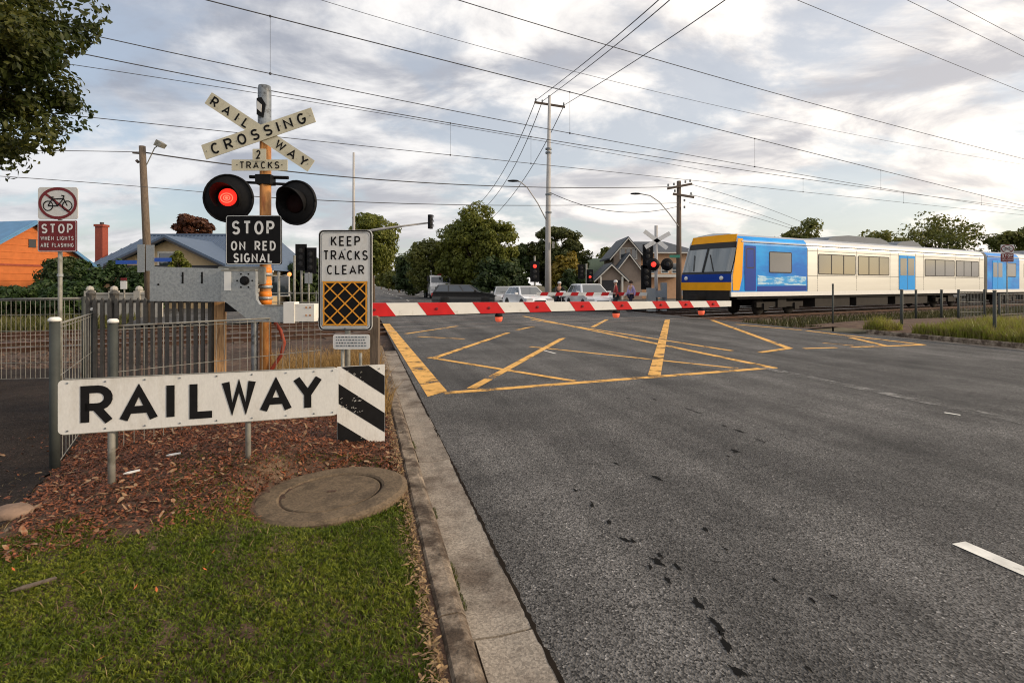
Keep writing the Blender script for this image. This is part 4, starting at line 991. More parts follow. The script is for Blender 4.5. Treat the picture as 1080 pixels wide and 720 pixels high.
    def window(x0, x1, z0, z1, par, mul=1, m='train_glass'):
        w_ = part(par, 'window', MB().prism(rrect(x0, x1, z0, z1, .06), -.014, -.002), M[m]); part(w_, 'window_frame', MB().ribbon(rrect(x0, x1, z0, z1, .06), .05, -.018, True), M['plastic'])
        if mul > 1:
            mb = MB()
            for k in range(1, mul): x = x0+(x1-x0)*k/mul; mb.box(x-.035, x+.035, -.022, -.012, z0+.02, z1-.02)
            part(w_, 'window_bars', mb, M['plastic'])
    def door(x0, x1, par, m='tblue2'):
        d = part(par, 'door', MB().prism(rrect(x0, x1, 1.22, 3.32, .04), -.016, -.001), M[m])
        xm = (x0+x1)/2
        for xa, xb in ((x0+.10, xm-.08), (xm+.08, x1-.10)): part(d, 'door_window', MB().prism(rrect(xa, xb, 2.1, 3.15, .06), -.022, -.0165), M['train_glass'])
        part(d, 'door_seam', MB().box(xm-.015, xm+.015, -.019, -.016, 1.25, 3.3), M['plastic'])
    # car one
    part(c1, 'cab_door', MB().prism(rrect(1.15, 1.95, 1.25, 3.4, .05), -.016, -.001), M['tdeep']); window(1.28, 1.82, 2.35, 3.25, c1)
    window(3.0, 4.75, 2.15, 3.15, c1, 1)
    part(c1, 'wave_print', MB().prism([(2.1, 1.55), (6.0, 1.5), (6.0, 1.95), (5.0, 2.0), (3.5, 1.9), (2.1, 2.0)], -.008, -.0005), M['twave'])
    part(c1, 'lower_blue_band', MB().box(2.05, 6.05, -.007, -.0008, 1.22, 1.48), M['tdeep'])
    window(7.1, 10.6, 2.1, 3.15, c1, 3); window(10.9, 14.2, 2.1, 3.15, c1, 3)
    door(15.4, 17.3, c1); window(18.6, 22.6, 2.1, 3.15, c1, 3); window(22.9, 26.3, 2.1, 3.15, c1, 3)
    door(28.6, 30.4, c2, 'tblue2'); window(31.2, 32.8, 2.15, 3.15, c2); window(34.4, 38.0, 2.1, 3.15, c2, 3); window(38.3, 41.6, 2.1, 3.15, c2, 3); door(42.6, 44.4, c2); window(45.5, 49.5, 2.1, 3.15, c2, 3)
    seams = MB()
    for x in (6.12, 7.0, 10.75, 14.35, 15.3, 17.4, 18.4, 22.75, 26.5): seams.box(x-.012, x+.012, -.004, -.0003, 1.2, 3.5)
    seams.box(6.15, 27.1, -.004, -.0003, 2.0, 2.02).box(6.15, 27.1, -.004, -.0003, 3.3, 3.32); part(c1, 'panel_seams', seams, M['plastic'], kind='stuff')
    ribs = MB()
    for z in (1.3, 1.42, 1.54, 1.66, 1.78): ribs.box(6.15, 15.3, -.006, -.0005, z, z+.05).box(17.4, 27.1, -.006, -.0005, z, z+.05)
    part(c1, 'side_ribs', ribs, M['tsteel'])
    part(c1, 'gutter_rail', MB().box(.9, 27.1, -.03, .02, 3.56, 3.62), M['troof']); part(c2, 'gutter_rail', MB().box(27.8, 55, -.03, .02, 3.56, 3.62), M['troof'])
    for par, xs in ((c1, ((8.8, 15.6), (16.2, 19.6))), (c2, ((36, 40.5), (43, 48)))):
        for x0, x1 in xs:
            part(par, 'roof_unit', MB().prism([(x0, 3.95), (x1, 3.95), (x1-.5, 4.2), (x1-1.2, 4.33), (x0+2.2, 4.36), (x0+.9, 4.26), (x0+.3, 4.12)], .55, 2.45), M['roof_unit'])
    # running gear
    for x in (3.2, 5.7, 21.6, 24.1, 30.9, 33.4, 49, 51.5):
        for y in (.72, 2.15): part(t, 'wheel', MB().lathe([(.40, 0), (.46, .03), (.43, .06), (.43, .13), (.12, .14)], 20, Matrix.Translation((x, y+.13, .46)) @ Matrix.Rotation(R(90), 4, 'X')), M['tunder'], True)
    for x in (4.45, 22.85, 32.15, 50.25):
        part(t, 'bogie_frame', MB().box(x-1.9, x+1.9, .38, .52, .42, .68).box(x-1.9, x+1.9, 2.4, 2.54, .42, .68).box(x-.35, x+.35, .3, 2.7, .4, .98), M['tunder'])
        sp = MB()
        for dx in (-1.25, 1.25): sp.box(x+dx-.18, x+dx+.18, .30, .38, .28, .62)
        part(t, 'axle_boxes', sp, M['tunder'])
    for x0, x1 in ((7.2, 10.5), (11.2, 14.6), (15.5, 19.5), (35, 40), (41, 47)):
        part(t, 'equipment_box', MB().box(x0, x1, .25, 2.6, .36, .97), M['tunder'])
    part(t, 'underframe', MB().box(.8, 27.1, .15, 2.85, .86, .985).box(27.9, 55, .15, 2.85, .86, .985), M['tunder'])
train()

# ================================================================== vehicles
PAINT = {}
def paintm(nm, c):
    if nm not in PAINT: PAINT[nm] = mat('car paint '+nm, c, .25, 0, .03, 2, spec=.5, clear=.6)
    return PAINT[nm]
M['headlamp'] = glassy('headlamp glass', (.55, .56, .58), .1)
M['tail'] = mat('tail lamp red', (.45, .02, .02), .3, 0, .05)
M['silver_trim'] = mat('silver trim', (.5, .5, .5), .3, .8, .05)
def soften(o, w_):
    b = o.modifiers.new('edge', 'BEVEL'); b.width = w_; b.segments = 3; b.limit_method = 'ANGLE'; b.angle_limit = R(18); b.harden_normals = False
def car(label, loc, rz, col, style='hatch', group=None, L_=4.4, Wd=1.78, H=1.47):
    """local: x forward, z up. style sets the side profile"""
    t = thing('car', label, 'car', loc, rz, group); pm = paintm(*col)
    h = L_/2; bz = .92*H/1.47
    lower = [(-h, .35), (-h+.03, .62), (-h+.06, bz-.05), (-h+.12, bz), (h*.42, bz), (h*.72, bz-.12), (h-.10, bz-.24), (h-.02, .60), (h, .38), (h-.12, .22), (-h+.1, .22)]
    mb = MB(); n = len(lower); rings = [(-Wd/2, .05), (-Wd/2+.07, .0), (Wd/2-.07, .0), (Wd/2, .05)]
    for y, ins in rings:
        for x, z in lower:
            k = (1-ins*.6); mb.v.append((x*(1-ins*.35), y*(1.0 if z < bz-.06 else .965), .55+(z-.55)*k))
    for i in range(3):
        for k in range(n): mb.f.append((i*n+k, i*n+(k+1) % n, (i+1)*n+(k+1) % n, (i+1)*n+k)); mb.m.append(0)
    mb.f.append(tuple(range(n))); mb.f.append(tuple(range(4*n-1, 3*n-1, -1))); mb.m += [0, 0]
    body = part(t, 'body', mb, pm, True); soften(body, .07)
    # cabin
    rear = {'hatch': -h+.10, 'wagon': -h+.10, 'sedan': -h+.75, 'suv': -h+.08}[style]
    rr = {'hatch': .42, 'wagon': .32, 'sedan': .75, 'suv': .25}[style]
    x0, x1 = rear, h*.46; t0, t1 = rear+rr, x1-.82; yb = Wd/2-.06; yt = Wd/2-.29; zt = H
    def cab(x, u, y): return None
    c = MB(); c.v = [(x0, -yb, bz), (x1, -yb, bz), (x1, yb, bz), (x0, yb, bz), (t0, -yt, zt-.02), (t1, -yt, zt-.02), (t1, yt, zt-.02), (t0, yt, zt-.02), ((t0+t1)/2, -yt*.9, zt), ((t0+t1)/2, yt*.9, zt)]
    c.f = [(0, 1, 5, 8, 4), (1, 2, 6, 5), (2, 3, 7, 9, 6), (3, 0, 4, 7), (4, 8, 9, 7), (8, 5, 6, 9)]; c.m = [0]*6
    cb = part(t, 'cabin', c, pm, True); soften(cb, .06)
    def on_side(u, v, sg):   # u along 0..1, v up 0..1
        xa = x0+(t0-x0)*v; xb = x1+(t1-x1)*v; y = (yb+(yt-yb)*v)*sg; return Vector((xa+(xb-xa)*u, y+sg*.008, bz+(zt-.02-bz)*v))
    for sg in (-1, 1):
        for u0, u1 in ({'hatch': ((.08, .36), (.39, .66), (.69, .93)), 'sedan': ((.10, .46), (.50, .92)), 'wagon': ((.05, .32), (.35, .64), (.67, .94)), 'suv': ((.05, .32), (.35, .64), (.67, .94))}[style]):
            mb = MB(); q = [on_side(u0, .12, sg), on_side(u1, .12, sg), on_side(min(u1, .97), .88, sg), on_side(u0+.01, .88, sg)]; mb.quad(*(q if sg < 0 else q[::-1])); part(cb, 'side_window', mb, M['glass'])
    def on_face(u, v, fr):
        if fr: a, bq, ya, yb_ = x1, t1, yb, yt
        else: a, bq, ya, yb_ = x0, t0, yb, yt
        return Vector((a+(bq-a)*v+(.010 if fr else -.010), (ya+(yb_-ya)*v)*u, bz+(zt-.02-bz)*v+.004))
    mb = MB(); mb.quad(on_face(-.90, .06, 1), on_face(.90, .06, 1), on_face(.88, .93, 1), on_face(-.88, .93, 1)); part(cb, 'windscreen', mb, M['glass'])
    mb = MB(); mb.quad(on_face(.86, .15, 0), on_face(-.86, .15, 0), on_face(-.84, .9, 0), on_face(.84, .9, 0)); part(cb, 'rear_window', mb, M['glass'])
    # lamps, grille, plate, mirrors, wheels
    for sg in (-1, 1):
        part(body, 'headlight', MB().prism([(h-.36, bz-.21), (h-.02, .60), (h-.02, .72), (h-.30, bz-.17)], sg*(Wd/2-.42), sg*(Wd/2-.035)), M['headlamp'])
        part(body, 'tail_light', MB().box(-h-.005, -h+.12, min(sg*(Wd/2-.26), sg*(Wd/2-.02)), max(sg*(Wd/2-.26), sg*(Wd/2-.02)), .66, bz-.06), M['tail'])
        part(t, 'mirror', MB().box(x1-.42, x1-.26, min(sg*(Wd/2-.02), sg*(Wd/2+.16)), max(sg*(Wd/2-.02), sg*(Wd/2+.16)), bz+.03, bz+.16), pm)
        for wx in (-h*.60, h*.62):
            part(t, 'wheel_arch', MB().lathe([(.39, 0), (.39, .02)], 20, Matrix.Translation((wx, sg*(Wd/2-.012), .33)) @ Matrix.Rotation(R(90), 4, 'X')), M['plastic'])
            wm = part(t, 'wheel', MB().lathe([(.26, -.02), (.33, .0), (.33, .19), (.26, .21)], 20, Matrix.Translation((wx, sg*(Wd/2-.09)+.10, .33)) @ Matrix.Rotation(R(90), 4, 'X')), M['tyre'], True)
            part(wm, 'rim', MB().lathe([(.21, 0), (.20, .012), (.05, .02)], 14, Matrix.Translation((wx, sg*(Wd/2+.016) , .33)) @ Matrix.Rotation(R(90*sg), 4, 'X')), M['rim'], True)
    part(body, 'grille', MB().box(h-.05, h+.004, -.36, .36, .50, .62).box(h-.06, h-.006, -.55, .55, .28, .42), M['plastic'])
    part(body, 'number_plate', MB().box(h-.02, h+.012, -.19, .19, .43, .53), M['cap'])
    return t
def head_to(px, py_ground=None, Z=None): return Vector(((px-CX)/F*Z, Z, 0))
road_ang = math.atan2(RD.y, RD.x)
white = ('white', (.84, .85, .86)); black = ('black', (.006, .0065, .008)); silver = ('silver', (.42, .43, .45)); dred = ('dark red', (.2, .02, .02)); dblue = ('dark blue', (.02, .03, .08)); grey = ('grey', (.16, .165, .17))
car('black station wagon crossing the junction side-on', head_to(492, Z=40), R(-4), black, 'wagon', L_=4.95, Wd=1.85, H=1.56)
car('white hatchback facing us behind the far boom, left of the concrete pole', head_to(556, Z=33), road_ang+math.pi+R(5), white, 'hatch', L_=4.1, H=1.46)
car('white people mover facing us behind the far boom, right of the concrete pole', head_to(622, Z=32.5), road_ang+math.pi-R(4), white, 'hatch', L_=4.4, Wd=1.85, H=1.60)
car('pale silver car half hidden between black wagon and white hatchback', head_to(531, Z=41), road_ang+math.pi-R(8), silver, 'sedan', L_=4.5, H=1.42)
q_cols = [black, grey, silver, white, silver, dred, white, dblue, silver]
for i, (s_, t_) in enumerate(((74, 9.0), (82, 9.4), (96, 9.2), (112, 9.3), (130, 9.0), (150, 9.4), (172, 9.1), (200, 9.3), (105, 12.4))):
    p = road(s_, t_); car('%s car in the oncoming queue far down the street' % q_cols[i][0] if i not in (2, 3, 4, 6, 8) else '%s car in the oncoming queue far down the street, %s' % (q_cols[i][0], {2: 'nearest silver one', 3: 'nearer white one', 4: 'silver one farther back', 6: 'farthest white one', 8: 'silver one parked at the kerb'}[i]), p, road_ang+math.pi, q_cols[i], ('wagon', 'hatch', 'sedan')[i % 3], 'cars queueing down the far street')
def truck():
    p = head_to(460, Z=62); t = thing('truck', 'white cab truck with grey box body behind the black wagon', 'truck', p, road_ang+math.pi)
    pm = paintm('bright white', (.85, .85, .86))
    cab = part(t, 'cab', MB().prism([(1.6, .55), (3.75, .55), (3.8, 1.35), (3.55, 1.6), (3.35, 2.55), (1.6, 2.65)], -1.12, 1.12), pm)
    mb = MB(); mb.quad((3.545, -1.0, 1.75), (3.545, 1.0, 1.75), (3.40, .98, 2.38), (3.40, -.98, 2.38)); part(cab, 'windscreen', mb, M['glass'])
    for sg in (-1, 1):
        mb = MB(); q = [(2.2, sg*1.125, 1.6), (3.3, sg*1.125, 1.6), (3.2, sg*1.125, 2.4), (2.2, sg*1.125, 2.4)]; mb.quad(*q); part(cab, 'side_window', mb, M['glass'])
        part(cab, 'headlight', MB().box(3.76, 3.81, sg*.85-.17, sg*.85+.17, .85, 1.08), M['headlamp']); part(cab, 'mirror', MB().box(3.4, 3.5, sg*1.35-.1, sg*1.35+.1, 1.9, 2.5), M['plastic'])
        part(cab, 'horn', MB().tube([(2.9, sg*.9, 2.6), (2.9, sg*.95, 3.0), (3.1, sg*.98, 3.05)], .06, 8), M['silver_trim'])
        for wx in (-2.6, -1.4, 2.9): w_ = part(t, 'wheel', MB().lathe([(.38, 0), (.48, .02), (.48, .26), (.38, .28)], 18, Matrix.Translation((wx, sg*.98+.14, .48)) @ Matrix.Rotation(R(90), 4, 'X')), M['tyre'], True)
    part(cab, 'grille', MB().box(3.76, 3.80, -.6, .6, .75, 1.3), M['plastic']); part(cab, 'bumper', MB().box(3.6, 3.9, -1.1, 1.1, .4, .68), M['silver_trim']); part(cab, 'roof_light', MB().box(3.2, 3.3, -.3, .3, 2.6, 2.72), M['tail'])
    part(t, 'box_body', MB().box(-3.8, 1.45, -1.2, 1.2, .95, 2.62), M['galv_post']); part(t, 'chassis', MB().box(-3.7, 3.4, -.45, .45, .5, .95), M['tunder'])
truck()

# ================================================================== people
def skin_mesh(name, verts, edges, radii, root, m, parent, sub=2):
    me = bpy.data.meshes.new(name); me.from_pydata([tuple(v) for v in verts], edges, []); me.materials.append(m)
    o = obj(name, me, parent); md = o.modifiers.new('skin', 'SKIN'); md.use_smooth_shade = True
    for i, r in enumerate(radii):
        sv = me.skin_vertices[0].data[i]; sv.radius = (r, r) if not isinstance(r, tuple) else r; sv.use_root = (i == root)
    s = o.modifiers.new('sub', 'SUBSURF'); s.levels = sub; s.render_levels = sub; return o
def person(label, loc, rz, pose, shirt, trousers, hair, hat=None, group=None):
    """pose: joint positions for a figure facing +x"""
    t = thing('person', label, 'person', loc, rz, group); J = pose
    names = ['pelvis', 'waist', 'chest', 'neck', 'chin', 'head', 'crown']
    V = [J[n] for n in names]; E = [(i, i+1) for i in range(6)]; Rr = [(.15, .12), (.13, .105), (.155, .11), .055, .075, (.085, .095), .06]
    idx = {n: i for i, n in enumerate(names)}
    def add(n, p, par, r): idx[n] = len(V); V.append(J.get(n, p)); E.append((idx[par], idx[n])); Rr.append(r)
    for s in 'lr':
        add('sh'+s, None, 'chest', .06); add('el'+s, None, 'sh'+s, .046); add('wr'+s, None, 'el'+s, .03); add('ha'+s, None, 'wr'+s, .038)
        add('hip'+s, None, 'pelvis', .095); add('kn'+s, None, 'hip'+s, .062); add('an'+s, None, 'kn'+s, .042); add('to'+s, None, 'an'+s, .038)
    body = skin_mesh('body', V, E, Rr, 0, M['skin'], t)
    def cloth(nm, keys, edges, rad, m, root=0): skin_mesh(nm, [J[k] for k in keys], edges, rad, root, m, t)
    ks = ['pelvis', 'waist', 'chest', 'shl', 'ell', 'wrl', 'shr', 'elr', 'wrr']; 
    cloth('shirt', ks, [(0, 1), (1, 2), (2, 3), (3, 4), (4, 5), (2, 6), (6, 7), (7, 8)], [(.17, .14), (.155, .13), (.175, .13), .078, .06, .046, .078, .06, .046], shirt)
    ks = ['pelvis', 'hipl', 'knl', 'anl', 'hipr', 'knr', 'anr']
    cloth('trousers', ks, [(0, 1), (1, 2), (2, 3), (0, 4), (4, 5), (5, 6)], [(.165, .135), .11, .078, .058, .11, .078, .058], trousers)
    for s in 'lr': part(t, 'shoe', MB().box(-.08, .19, -.045, .045, -.03, .06, Matrix.Translation(J['an'+s]-Vector((0, 0, J['an'+s].z-.03)) if J['an'+s].z < .2 else J['an'+s])), M['plastic'])
    hd = Vector(J['head']); cr = Vector(J['crown'])
    hm = MB(); hm.lathe([(.112, -.02), (.118, .03), (.105, .08), (.06, .125), (.0, .13)], 14, Matrix.Translation(hd+Vector((-.012, 0, .015)))); part(t, 'hair' if hat is None else 'hat', hm, hat or hair, True)
    fm = MB()
    for s in (-1, 1): fm.box(.088, .1, s*.032-.012, s*.032+.012, -.005, .007, Matrix.Translation(hd))
    part(t, 'eyes', fm, M['plastic']); part(t, 'nose', MB().prism([(.088, -.035), (.118, -.035), (.09, .005)], -.014, .014).mesh('nose', M['skin']), None, loc=tuple(hd)); part(t, 'mouth', MB().box(.08, .094, -.022, .022, -.065, -.058, Matrix.Translation(hd)), M['sign_red'])
    for s in (-1, 1): part(t, 'ear', MB().lathe([(.02, 0), (.03, .01), (.02, .02)], 8, Matrix.Translation(hd+Vector((0, s*.098, -.01))) @ Matrix.Rotation(R(90), 4, 'X')), M['skin'], True)
    return t
def stand(stride=.12, h=1.0):
    v = lambda x, y, z: Vector((x, y, z*h))
    J = dict(pelvis=v(0, 0, .95), waist=v(0, 0, 1.10), chest=v(.01, 0, 1.34), neck=v(.0, 0, 1.48), chin=v(.02, 0, 1.55), head=v(.02, 0, 1.63), crown=v(.01, 0, 1.70))
    for s, g in (('l', 1), ('r', -1)):
        k = stride*g
        J.update({'sh'+s: v(0, g*.19, 1.42), 'el'+s: v(-k*.5-.03, g*.25, 1.14), 'wr'+s: v(-k*.9+.06, g*.25, .90), 'ha'+s: v(-k+.09, g*.25, .82), 'hip'+s: v(0, g*.09, .90), 'kn'+s: v(k*.7+.03, g*.10, .50), 'an'+s: v(k*1.2-.02, g*.10, .09), 'to'+s: v(k*1.2+.14, g*.11, .04)})
    return J
cl = lambda n, c: mat('cloth '+n, c, .85, 0, .1, 6)
person('pedestrian in a lavender shirt near the far boom', head_to(665.5, Z=30.5), R(200), stand(.14), cl('lavender', (.42, .36, .62)), cl('navy', (.03, .03, .06)), cl('dark hair', (.03, .02, .015)))
person('pedestrian in a red top and white hat near the far boom', head_to(649.5, Z=30.2), R(165), stand(.10, 1.02), cl('red', (.35, .05, .05)), cl('charcoal', (.04, .04, .045)), cl('dark hair', (.03, .02, .015)), cl('white hat', (.75, .75, .74)))
def motorbike():
    p = head_to(590, Z=33); rz = road_ang+math.pi
    t = thing('motorcycle', 'dark motorcycle facing us between the two white cars', 'motorcycle', p, rz)
    for x in (-.7, .72):
        w_ = part(t, 'wheel', MB().tube([(x+.27*math.cos(R(a)), 0, .32+.27*math.sin(R(a))) for a in range(0, 361, 18)], .055, 8), M['tyre'], True); part(w_, 'rim', MB().lathe([(.2, -.02), (.2, .02)], 16, Matrix.Translation((x, 0, .32)) @ Matrix.Rotation(R(90), 4, 'X')), M['rim'])
    part(t, 'fork', MB().tube([(.72, .09, .32), (.48, .09, .95)], .022, 8).tube([(.72, -.09, .32), (.48, -.09, .95)], .022, 8), M['silver_trim'])
    part(t, 'tank', MB().lathe([(.05, -.3), (.15, -.2), (.17, 0), (.13, .2), (.05, .3)], 14, Matrix.Translation((.15, 0, .82)) @ Matrix.Rotation(R(90), 4, 'Y')), paintm(*black), True)
    part(t, 'engine', MB().box(-.25, .35, -.17, .17, .32, .68), M['plastic']); part(t, 'seat', MB().prism([(-.15, .80), (-.75, .86), (-.78, .76), (-.15, .70)], -.13, .13), M['plastic'])
    part(t, 'handlebar', MB().tube([(.35, .36, 1.02), (.46, .15, .98), (.46, -.15, .98), (.35, -.36, 1.02)], .016, 8), M['plastic'])
    part(t, 'headlight', MB().lathe([(.05, -.1), (.10, 0), (.09, .03)], 14, Matrix.Translation((.62, 0, .88)) @ Matrix.Rotation(R(90), 4, 'Y')), M['headlamp'], True)
    part(t, 'fairing', MB().prism([(.5, .75), (.72, .85), (.6, 1.15), (.45, 1.0)], -.2, .2), paintm(*white)); part(t, 'exhaust', MB().tube([(.2, -.2, .35), (-.6, -.2, .40)], .045, 8), M['silver_trim'])
    v = lambda x, y, z: Vector((x, y, z))
    J = dict(pelvis=v(-.30, 0, .92), waist=v(-.24, 0, 1.08), chest=v(-.10, 0, 1.32), neck=v(-.02, 0, 1.46), chin=v(.02, 0, 1.52), head=v(.02, 0, 1.60), crown=v(0, 0, 1.67))
    for s, g in (('l', 1), ('r', -1)):
        J.update({'sh'+s: v(-.08, g*.19, 1.38), 'el'+s: v(.12, g*.32, 1.16), 'wr'+s: v(.33, g*.34, 1.06), 'ha'+s: v(.38, g*.33, 1.04), 'hip'+s: v(-.28, g*.10, .88), 'kn'+s: v(.12, g*.22, .72), 'an'+s: v(-.02, g*.26, .32), 'to'+s: v(.14, g*.27, .27)})
    person('motorcyclist in dark jacket and pale helmet behind the far boom', p, rz, J, cl('black jacket', (.02, .02, .022)), cl('jeans', (.03, .035, .05)), None, cl('helmet', (.55, .55, .56)))
motorbike()

# ================================================================== far crossing signal and boom
def far_signal():
    Z = 31.0; s = Z/F; p = head_to(692, Z=Z)
    t = thing('crossing_signal', 'far crossing signal with white crossbuck and lit red lamp left of the train', 'crossing signal', p)
    X = lambda px: (px-692)*s; Zz = lambda py: EYE+(HY-py)*s
    part(t, 'mast', MB().tube([(0, 0, 0), (0, 0, Zz(238))], .10, 12), M['concrete_pole'], True)
    for a, b in (((679, 244), (703, 262)), ((680, 261), (706, 246))):
        part(t, 'crossbuck_blade', MB().bar((X(a[0]), -.13, Zz(a[1])), (X(b[0]), -.13, Zz(b[1])), .02, .22, (0, -1, 0)) if False else MB().ribbon([(X(a[0]), Zz(a[1])), (X(b[0]), Zz(b[1]))], .24, -.13).ribbon([(X(b[0]), Zz(b[1])), (X(a[0]), Zz(a[1]))], .24, -.11), M['white_sign'])
    part(t, 'cross_arm', MB().tube([(X(686), -.05, Zz(279)), (X(706), -.05, Zz(279))], .03, 8), M['black_metal'])
    for px, lit in ((688.5, 1), (703, 0)):
        l = part(t, 'flashing_light', MB().lathe([(.36, 0), (.37, .04), (.2, .08), (.15, .25)], 20, Matrix.Rotation(R(-90), 4, 'X')), M['black_metal'], True, loc=(X(px), -.15, Zz(279)))
        part(l, 'lens', MB().lathe([(.0, -.04), (.10, -.03), (.15, 0)], 16, Matrix.Rotation(R(-90), 4, 'X')), M['red_far'] if lit else M['plastic'], True, loc=(0, -.03, 0)); part(l, 'visor', MB().tube([(.22*math.cos(R(a)), -.10, .22*math.sin(R(a))) for a in range(-10, 191, 20)], .03, 6), M['black_metal'])
    part(t, 'cabinet', MB().box(X(698), X(703), -.1, .3, 0, Zz(298)), M['galv'])
    # boom across the opposing lanes
    z = EYE-10*s; A = Vector((X(683)+p.x, Z-.3, z)); B = Vector(((566-CX)/F*31, 31, EYE-9.2*s))
    t = thing('boom_gate', 'far lowered red and white boom gate in front of the white cars', 'boom gate', (A.x, A.y, 0))
    d = B-A; ln = d.length; ang = math.atan2(d.y, d.x)
    sh = lambda u0, u1, g, sl: MB().prism([(u0+sl, -.10-g), (u1+sl, -.10-g), (u1-sl, .10+g), (u0-sl, .10+g)], -.025-g, .025+g)
    bo = part(t, 'boom', sh(0, ln, 0, 0), M['boom_white'], loc=(0, 0, A.z)); bo.rotation_euler = (0, 0, ang)
    for k in range(7): part(bo, 'red_band', sh(.55+k*.88, .97+k*.88, .004, .05), M['boom_red'])
    part(t, 'pedestal', MB().box(-.1, .35, -.2, .2, 0, z+.35), M['galv']); part(t, 'counterweight', MB().box(.3, 1.0, -.1, .1, z-.2, z+.2), M['galv'])
far_signal()

# ================================================================== poles, lamps, traffic lights
def signal_head(par, x, y, z, m_lit=None, lit=0, sc_=1.0, rot=0, board=True):
    h = part(par, 'signal_head', MB().box(-.14*sc_, .14*sc_, 0, .18, -.48*sc_, .48*sc_), M['black_metal'], loc=(x, y, z)); h.rotation_euler = (0, 0, rot)
    if board: part(h, 'backboard', MB().box(-.27*sc_, .27*sc_, .05, .07, -.62*sc_, .62*sc_), M['black_metal'])
    for k in range(3):
        zz = (.31-.31*k)*sc_
        part(h, 'lens', MB().lathe([(.0, -.03), (.08*sc_, -.02), (.11*sc_, 0)], 12, Matrix.Translation((0, -.01, zz)) @ Matrix.Rotation(R(-90), 4, 'X')), m_lit if (m_lit and k == lit) else M['plastic'])
        part(h, 'visor', MB().tube([(.125*sc_*math.cos(R(a)), -.09, zz+.125*sc_*math.sin(R(a))) for a in range(-20, 201, 22)], .02, 5), M['black_metal'])
    return h
def mast_arm():
    Z = 32; s = Z/F; p = head_to(373, Z=Z); X = lambda px: (px-373)*s; Zz = lambda py: EYE+(HY-py)*s
    t = thing('traffic_light', 'tall thin mast with traffic light at the end of its long arm', 'traffic light', p)
    part(t, 'mast', MB().tube([(0, 0, 0), (0, 0, Zz(242)), (0, 0, Zz(161))], [.11, .09, .06], 12), M['concrete_pole'], True)
    part(t, 'arm', MB().tube([(0, 0, Zz(247)), (X(395), 0, Zz(242.5)), (X(420), 0, Zz(239)), (X(452), 0, Zz(235))], [.09, .08, .065, .05], 10), M['concrete_pole'], True)
    signal_head(t, X(455.3), -.1, Zz(234), None, 0, .88, R(55), False)
mast_arm()
def ped_signal(label, px, pyt, Z, lit, heads, pole='galv_post', sc_=1.0):
    s = Z/F; p = head_to(px, Z=Z); t = thing('traffic_light', label, 'traffic light', p); top = EYE+(HY-pyt)*s
    part(t, 'pole', MB().tube([(0, 0, 0), (0, 0, top)], .07, 10), M[pole], True)
    for dx, dz, l in heads: signal_head(t, dx, -.12, top-.5+dz, M[lit] if lit and l >= 0 else None, max(l, 0), sc_)
ped_signal('traffic light pole showing red left of the tall concrete pole', 564, 270, 36, 'red_far', ((0, -.55, 0),), sc_=1.15)
ped_signal('traffic light pole showing red behind the right white car', 618.5, 278, 40, 'red_far', ((.25, -.5, 1), (-.4, -.1, -1)), sc_=.9)
ped_signal('cluster of dark traffic light heads behind the STOP ON RED sign', 318, 262, 30, None, ((0, 0, -1), (.55, -.2, -1)), sc_=1.2)
ped_signal('traffic light heads beside the far crossing signal', 683, 262, 33, None, ((0, 0, -1), (-.1, -1.3, -1)), sc_=1.2)
def small_posts():
    for px, top, Z, label, amber in ((294, 288, 22, 'grey post with small amber lamp behind the orange mast', 1), (310.5, 270, 24, 'bare grey post between orange mast and dark traffic lights', 0)):
        p = head_to(px, Z=Z); h = EYE+(HY-top)/F*Z; t = thing('steel_post', label, 'post', p); part(t, 'shaft', MB().tube([(0, 0, -.1), (0, 0, h)], .055, 10), M['galv_post'], True); part(t, 'cap', MB().lathe([(.065, 0), (.065, .03), (0, .05)], 10, Matrix.Translation((0, 0, h))), M['galv'])
        if amber: part(t, 'lamp', MB().lathe([(.0, -.05), (.07, -.03), (.09, .03)], 12, Matrix.Translation((.45, -.05, h-.05)) @ Matrix.Rotation(R(-90), 4, 'X')), M['amber_far']); part(t, 'lamp_arm', MB().tube([(0, 0, h-.15), (.45, 0, h-.05)], .03, 8), M['galv_post'])
    Z = 24; p = head_to(325.5, Z=Z); t = thing('notice_plate', 'pair of blank grey sign backs on a post left of the lattice sign', 'sign', p)
    part(t, 'post', MB().tube([(0, .02, -.1), (0, .02, EYE+.55)], .04, 10), M['galv_post'], True)
    part(t, 'plate', MB().box(-.17, -.01, -.03, 0, EYE+.05, EYE+.52), M['galv']); part(t, 'plate', MB().box(.01, .17, -.03, 0, EYE+.05, EYE+.52), M['galv'])
    Z = 20; p = head_to(130.5, Z=Z); t = thing('track_marker', 'small white marker sign with dark top beyond the picket fence', 'sign', p); h = EYE+7*Z/F
    part(t, 'post', MB().tube([(0, .03, -.2), (0, .03, h)], .03, 8), M['galv_post']); part(t, 'plate', MB().box(-.12, .12, -.01, .01, h-.42, h-.12), M['cap']); part(t, 'dark_plate', MB().box(-.11, .11, -.01, .01, h-.1, h), M['sign_red'])
small_posts()
def street_lamp_arm(t, pts, head_at, hdir, m='concrete_pole'):
    a = part(t, 'lamp_arm', MB().tube(pts, .05, 8), M[m], True)
    hx = Vector(head_at); part(a, 'lamp_head', MB().lathe([(.05, 0), (.14, .15), (.17, .5), (.12, .85), (.02, .95)], 12, Matrix.Translation(hx) @ Matrix.Rotation(R(90*hdir), 4, 'Y') @ Matrix.Scale(.6, 4, (1, 0, 0))), M['black_metal'], True)
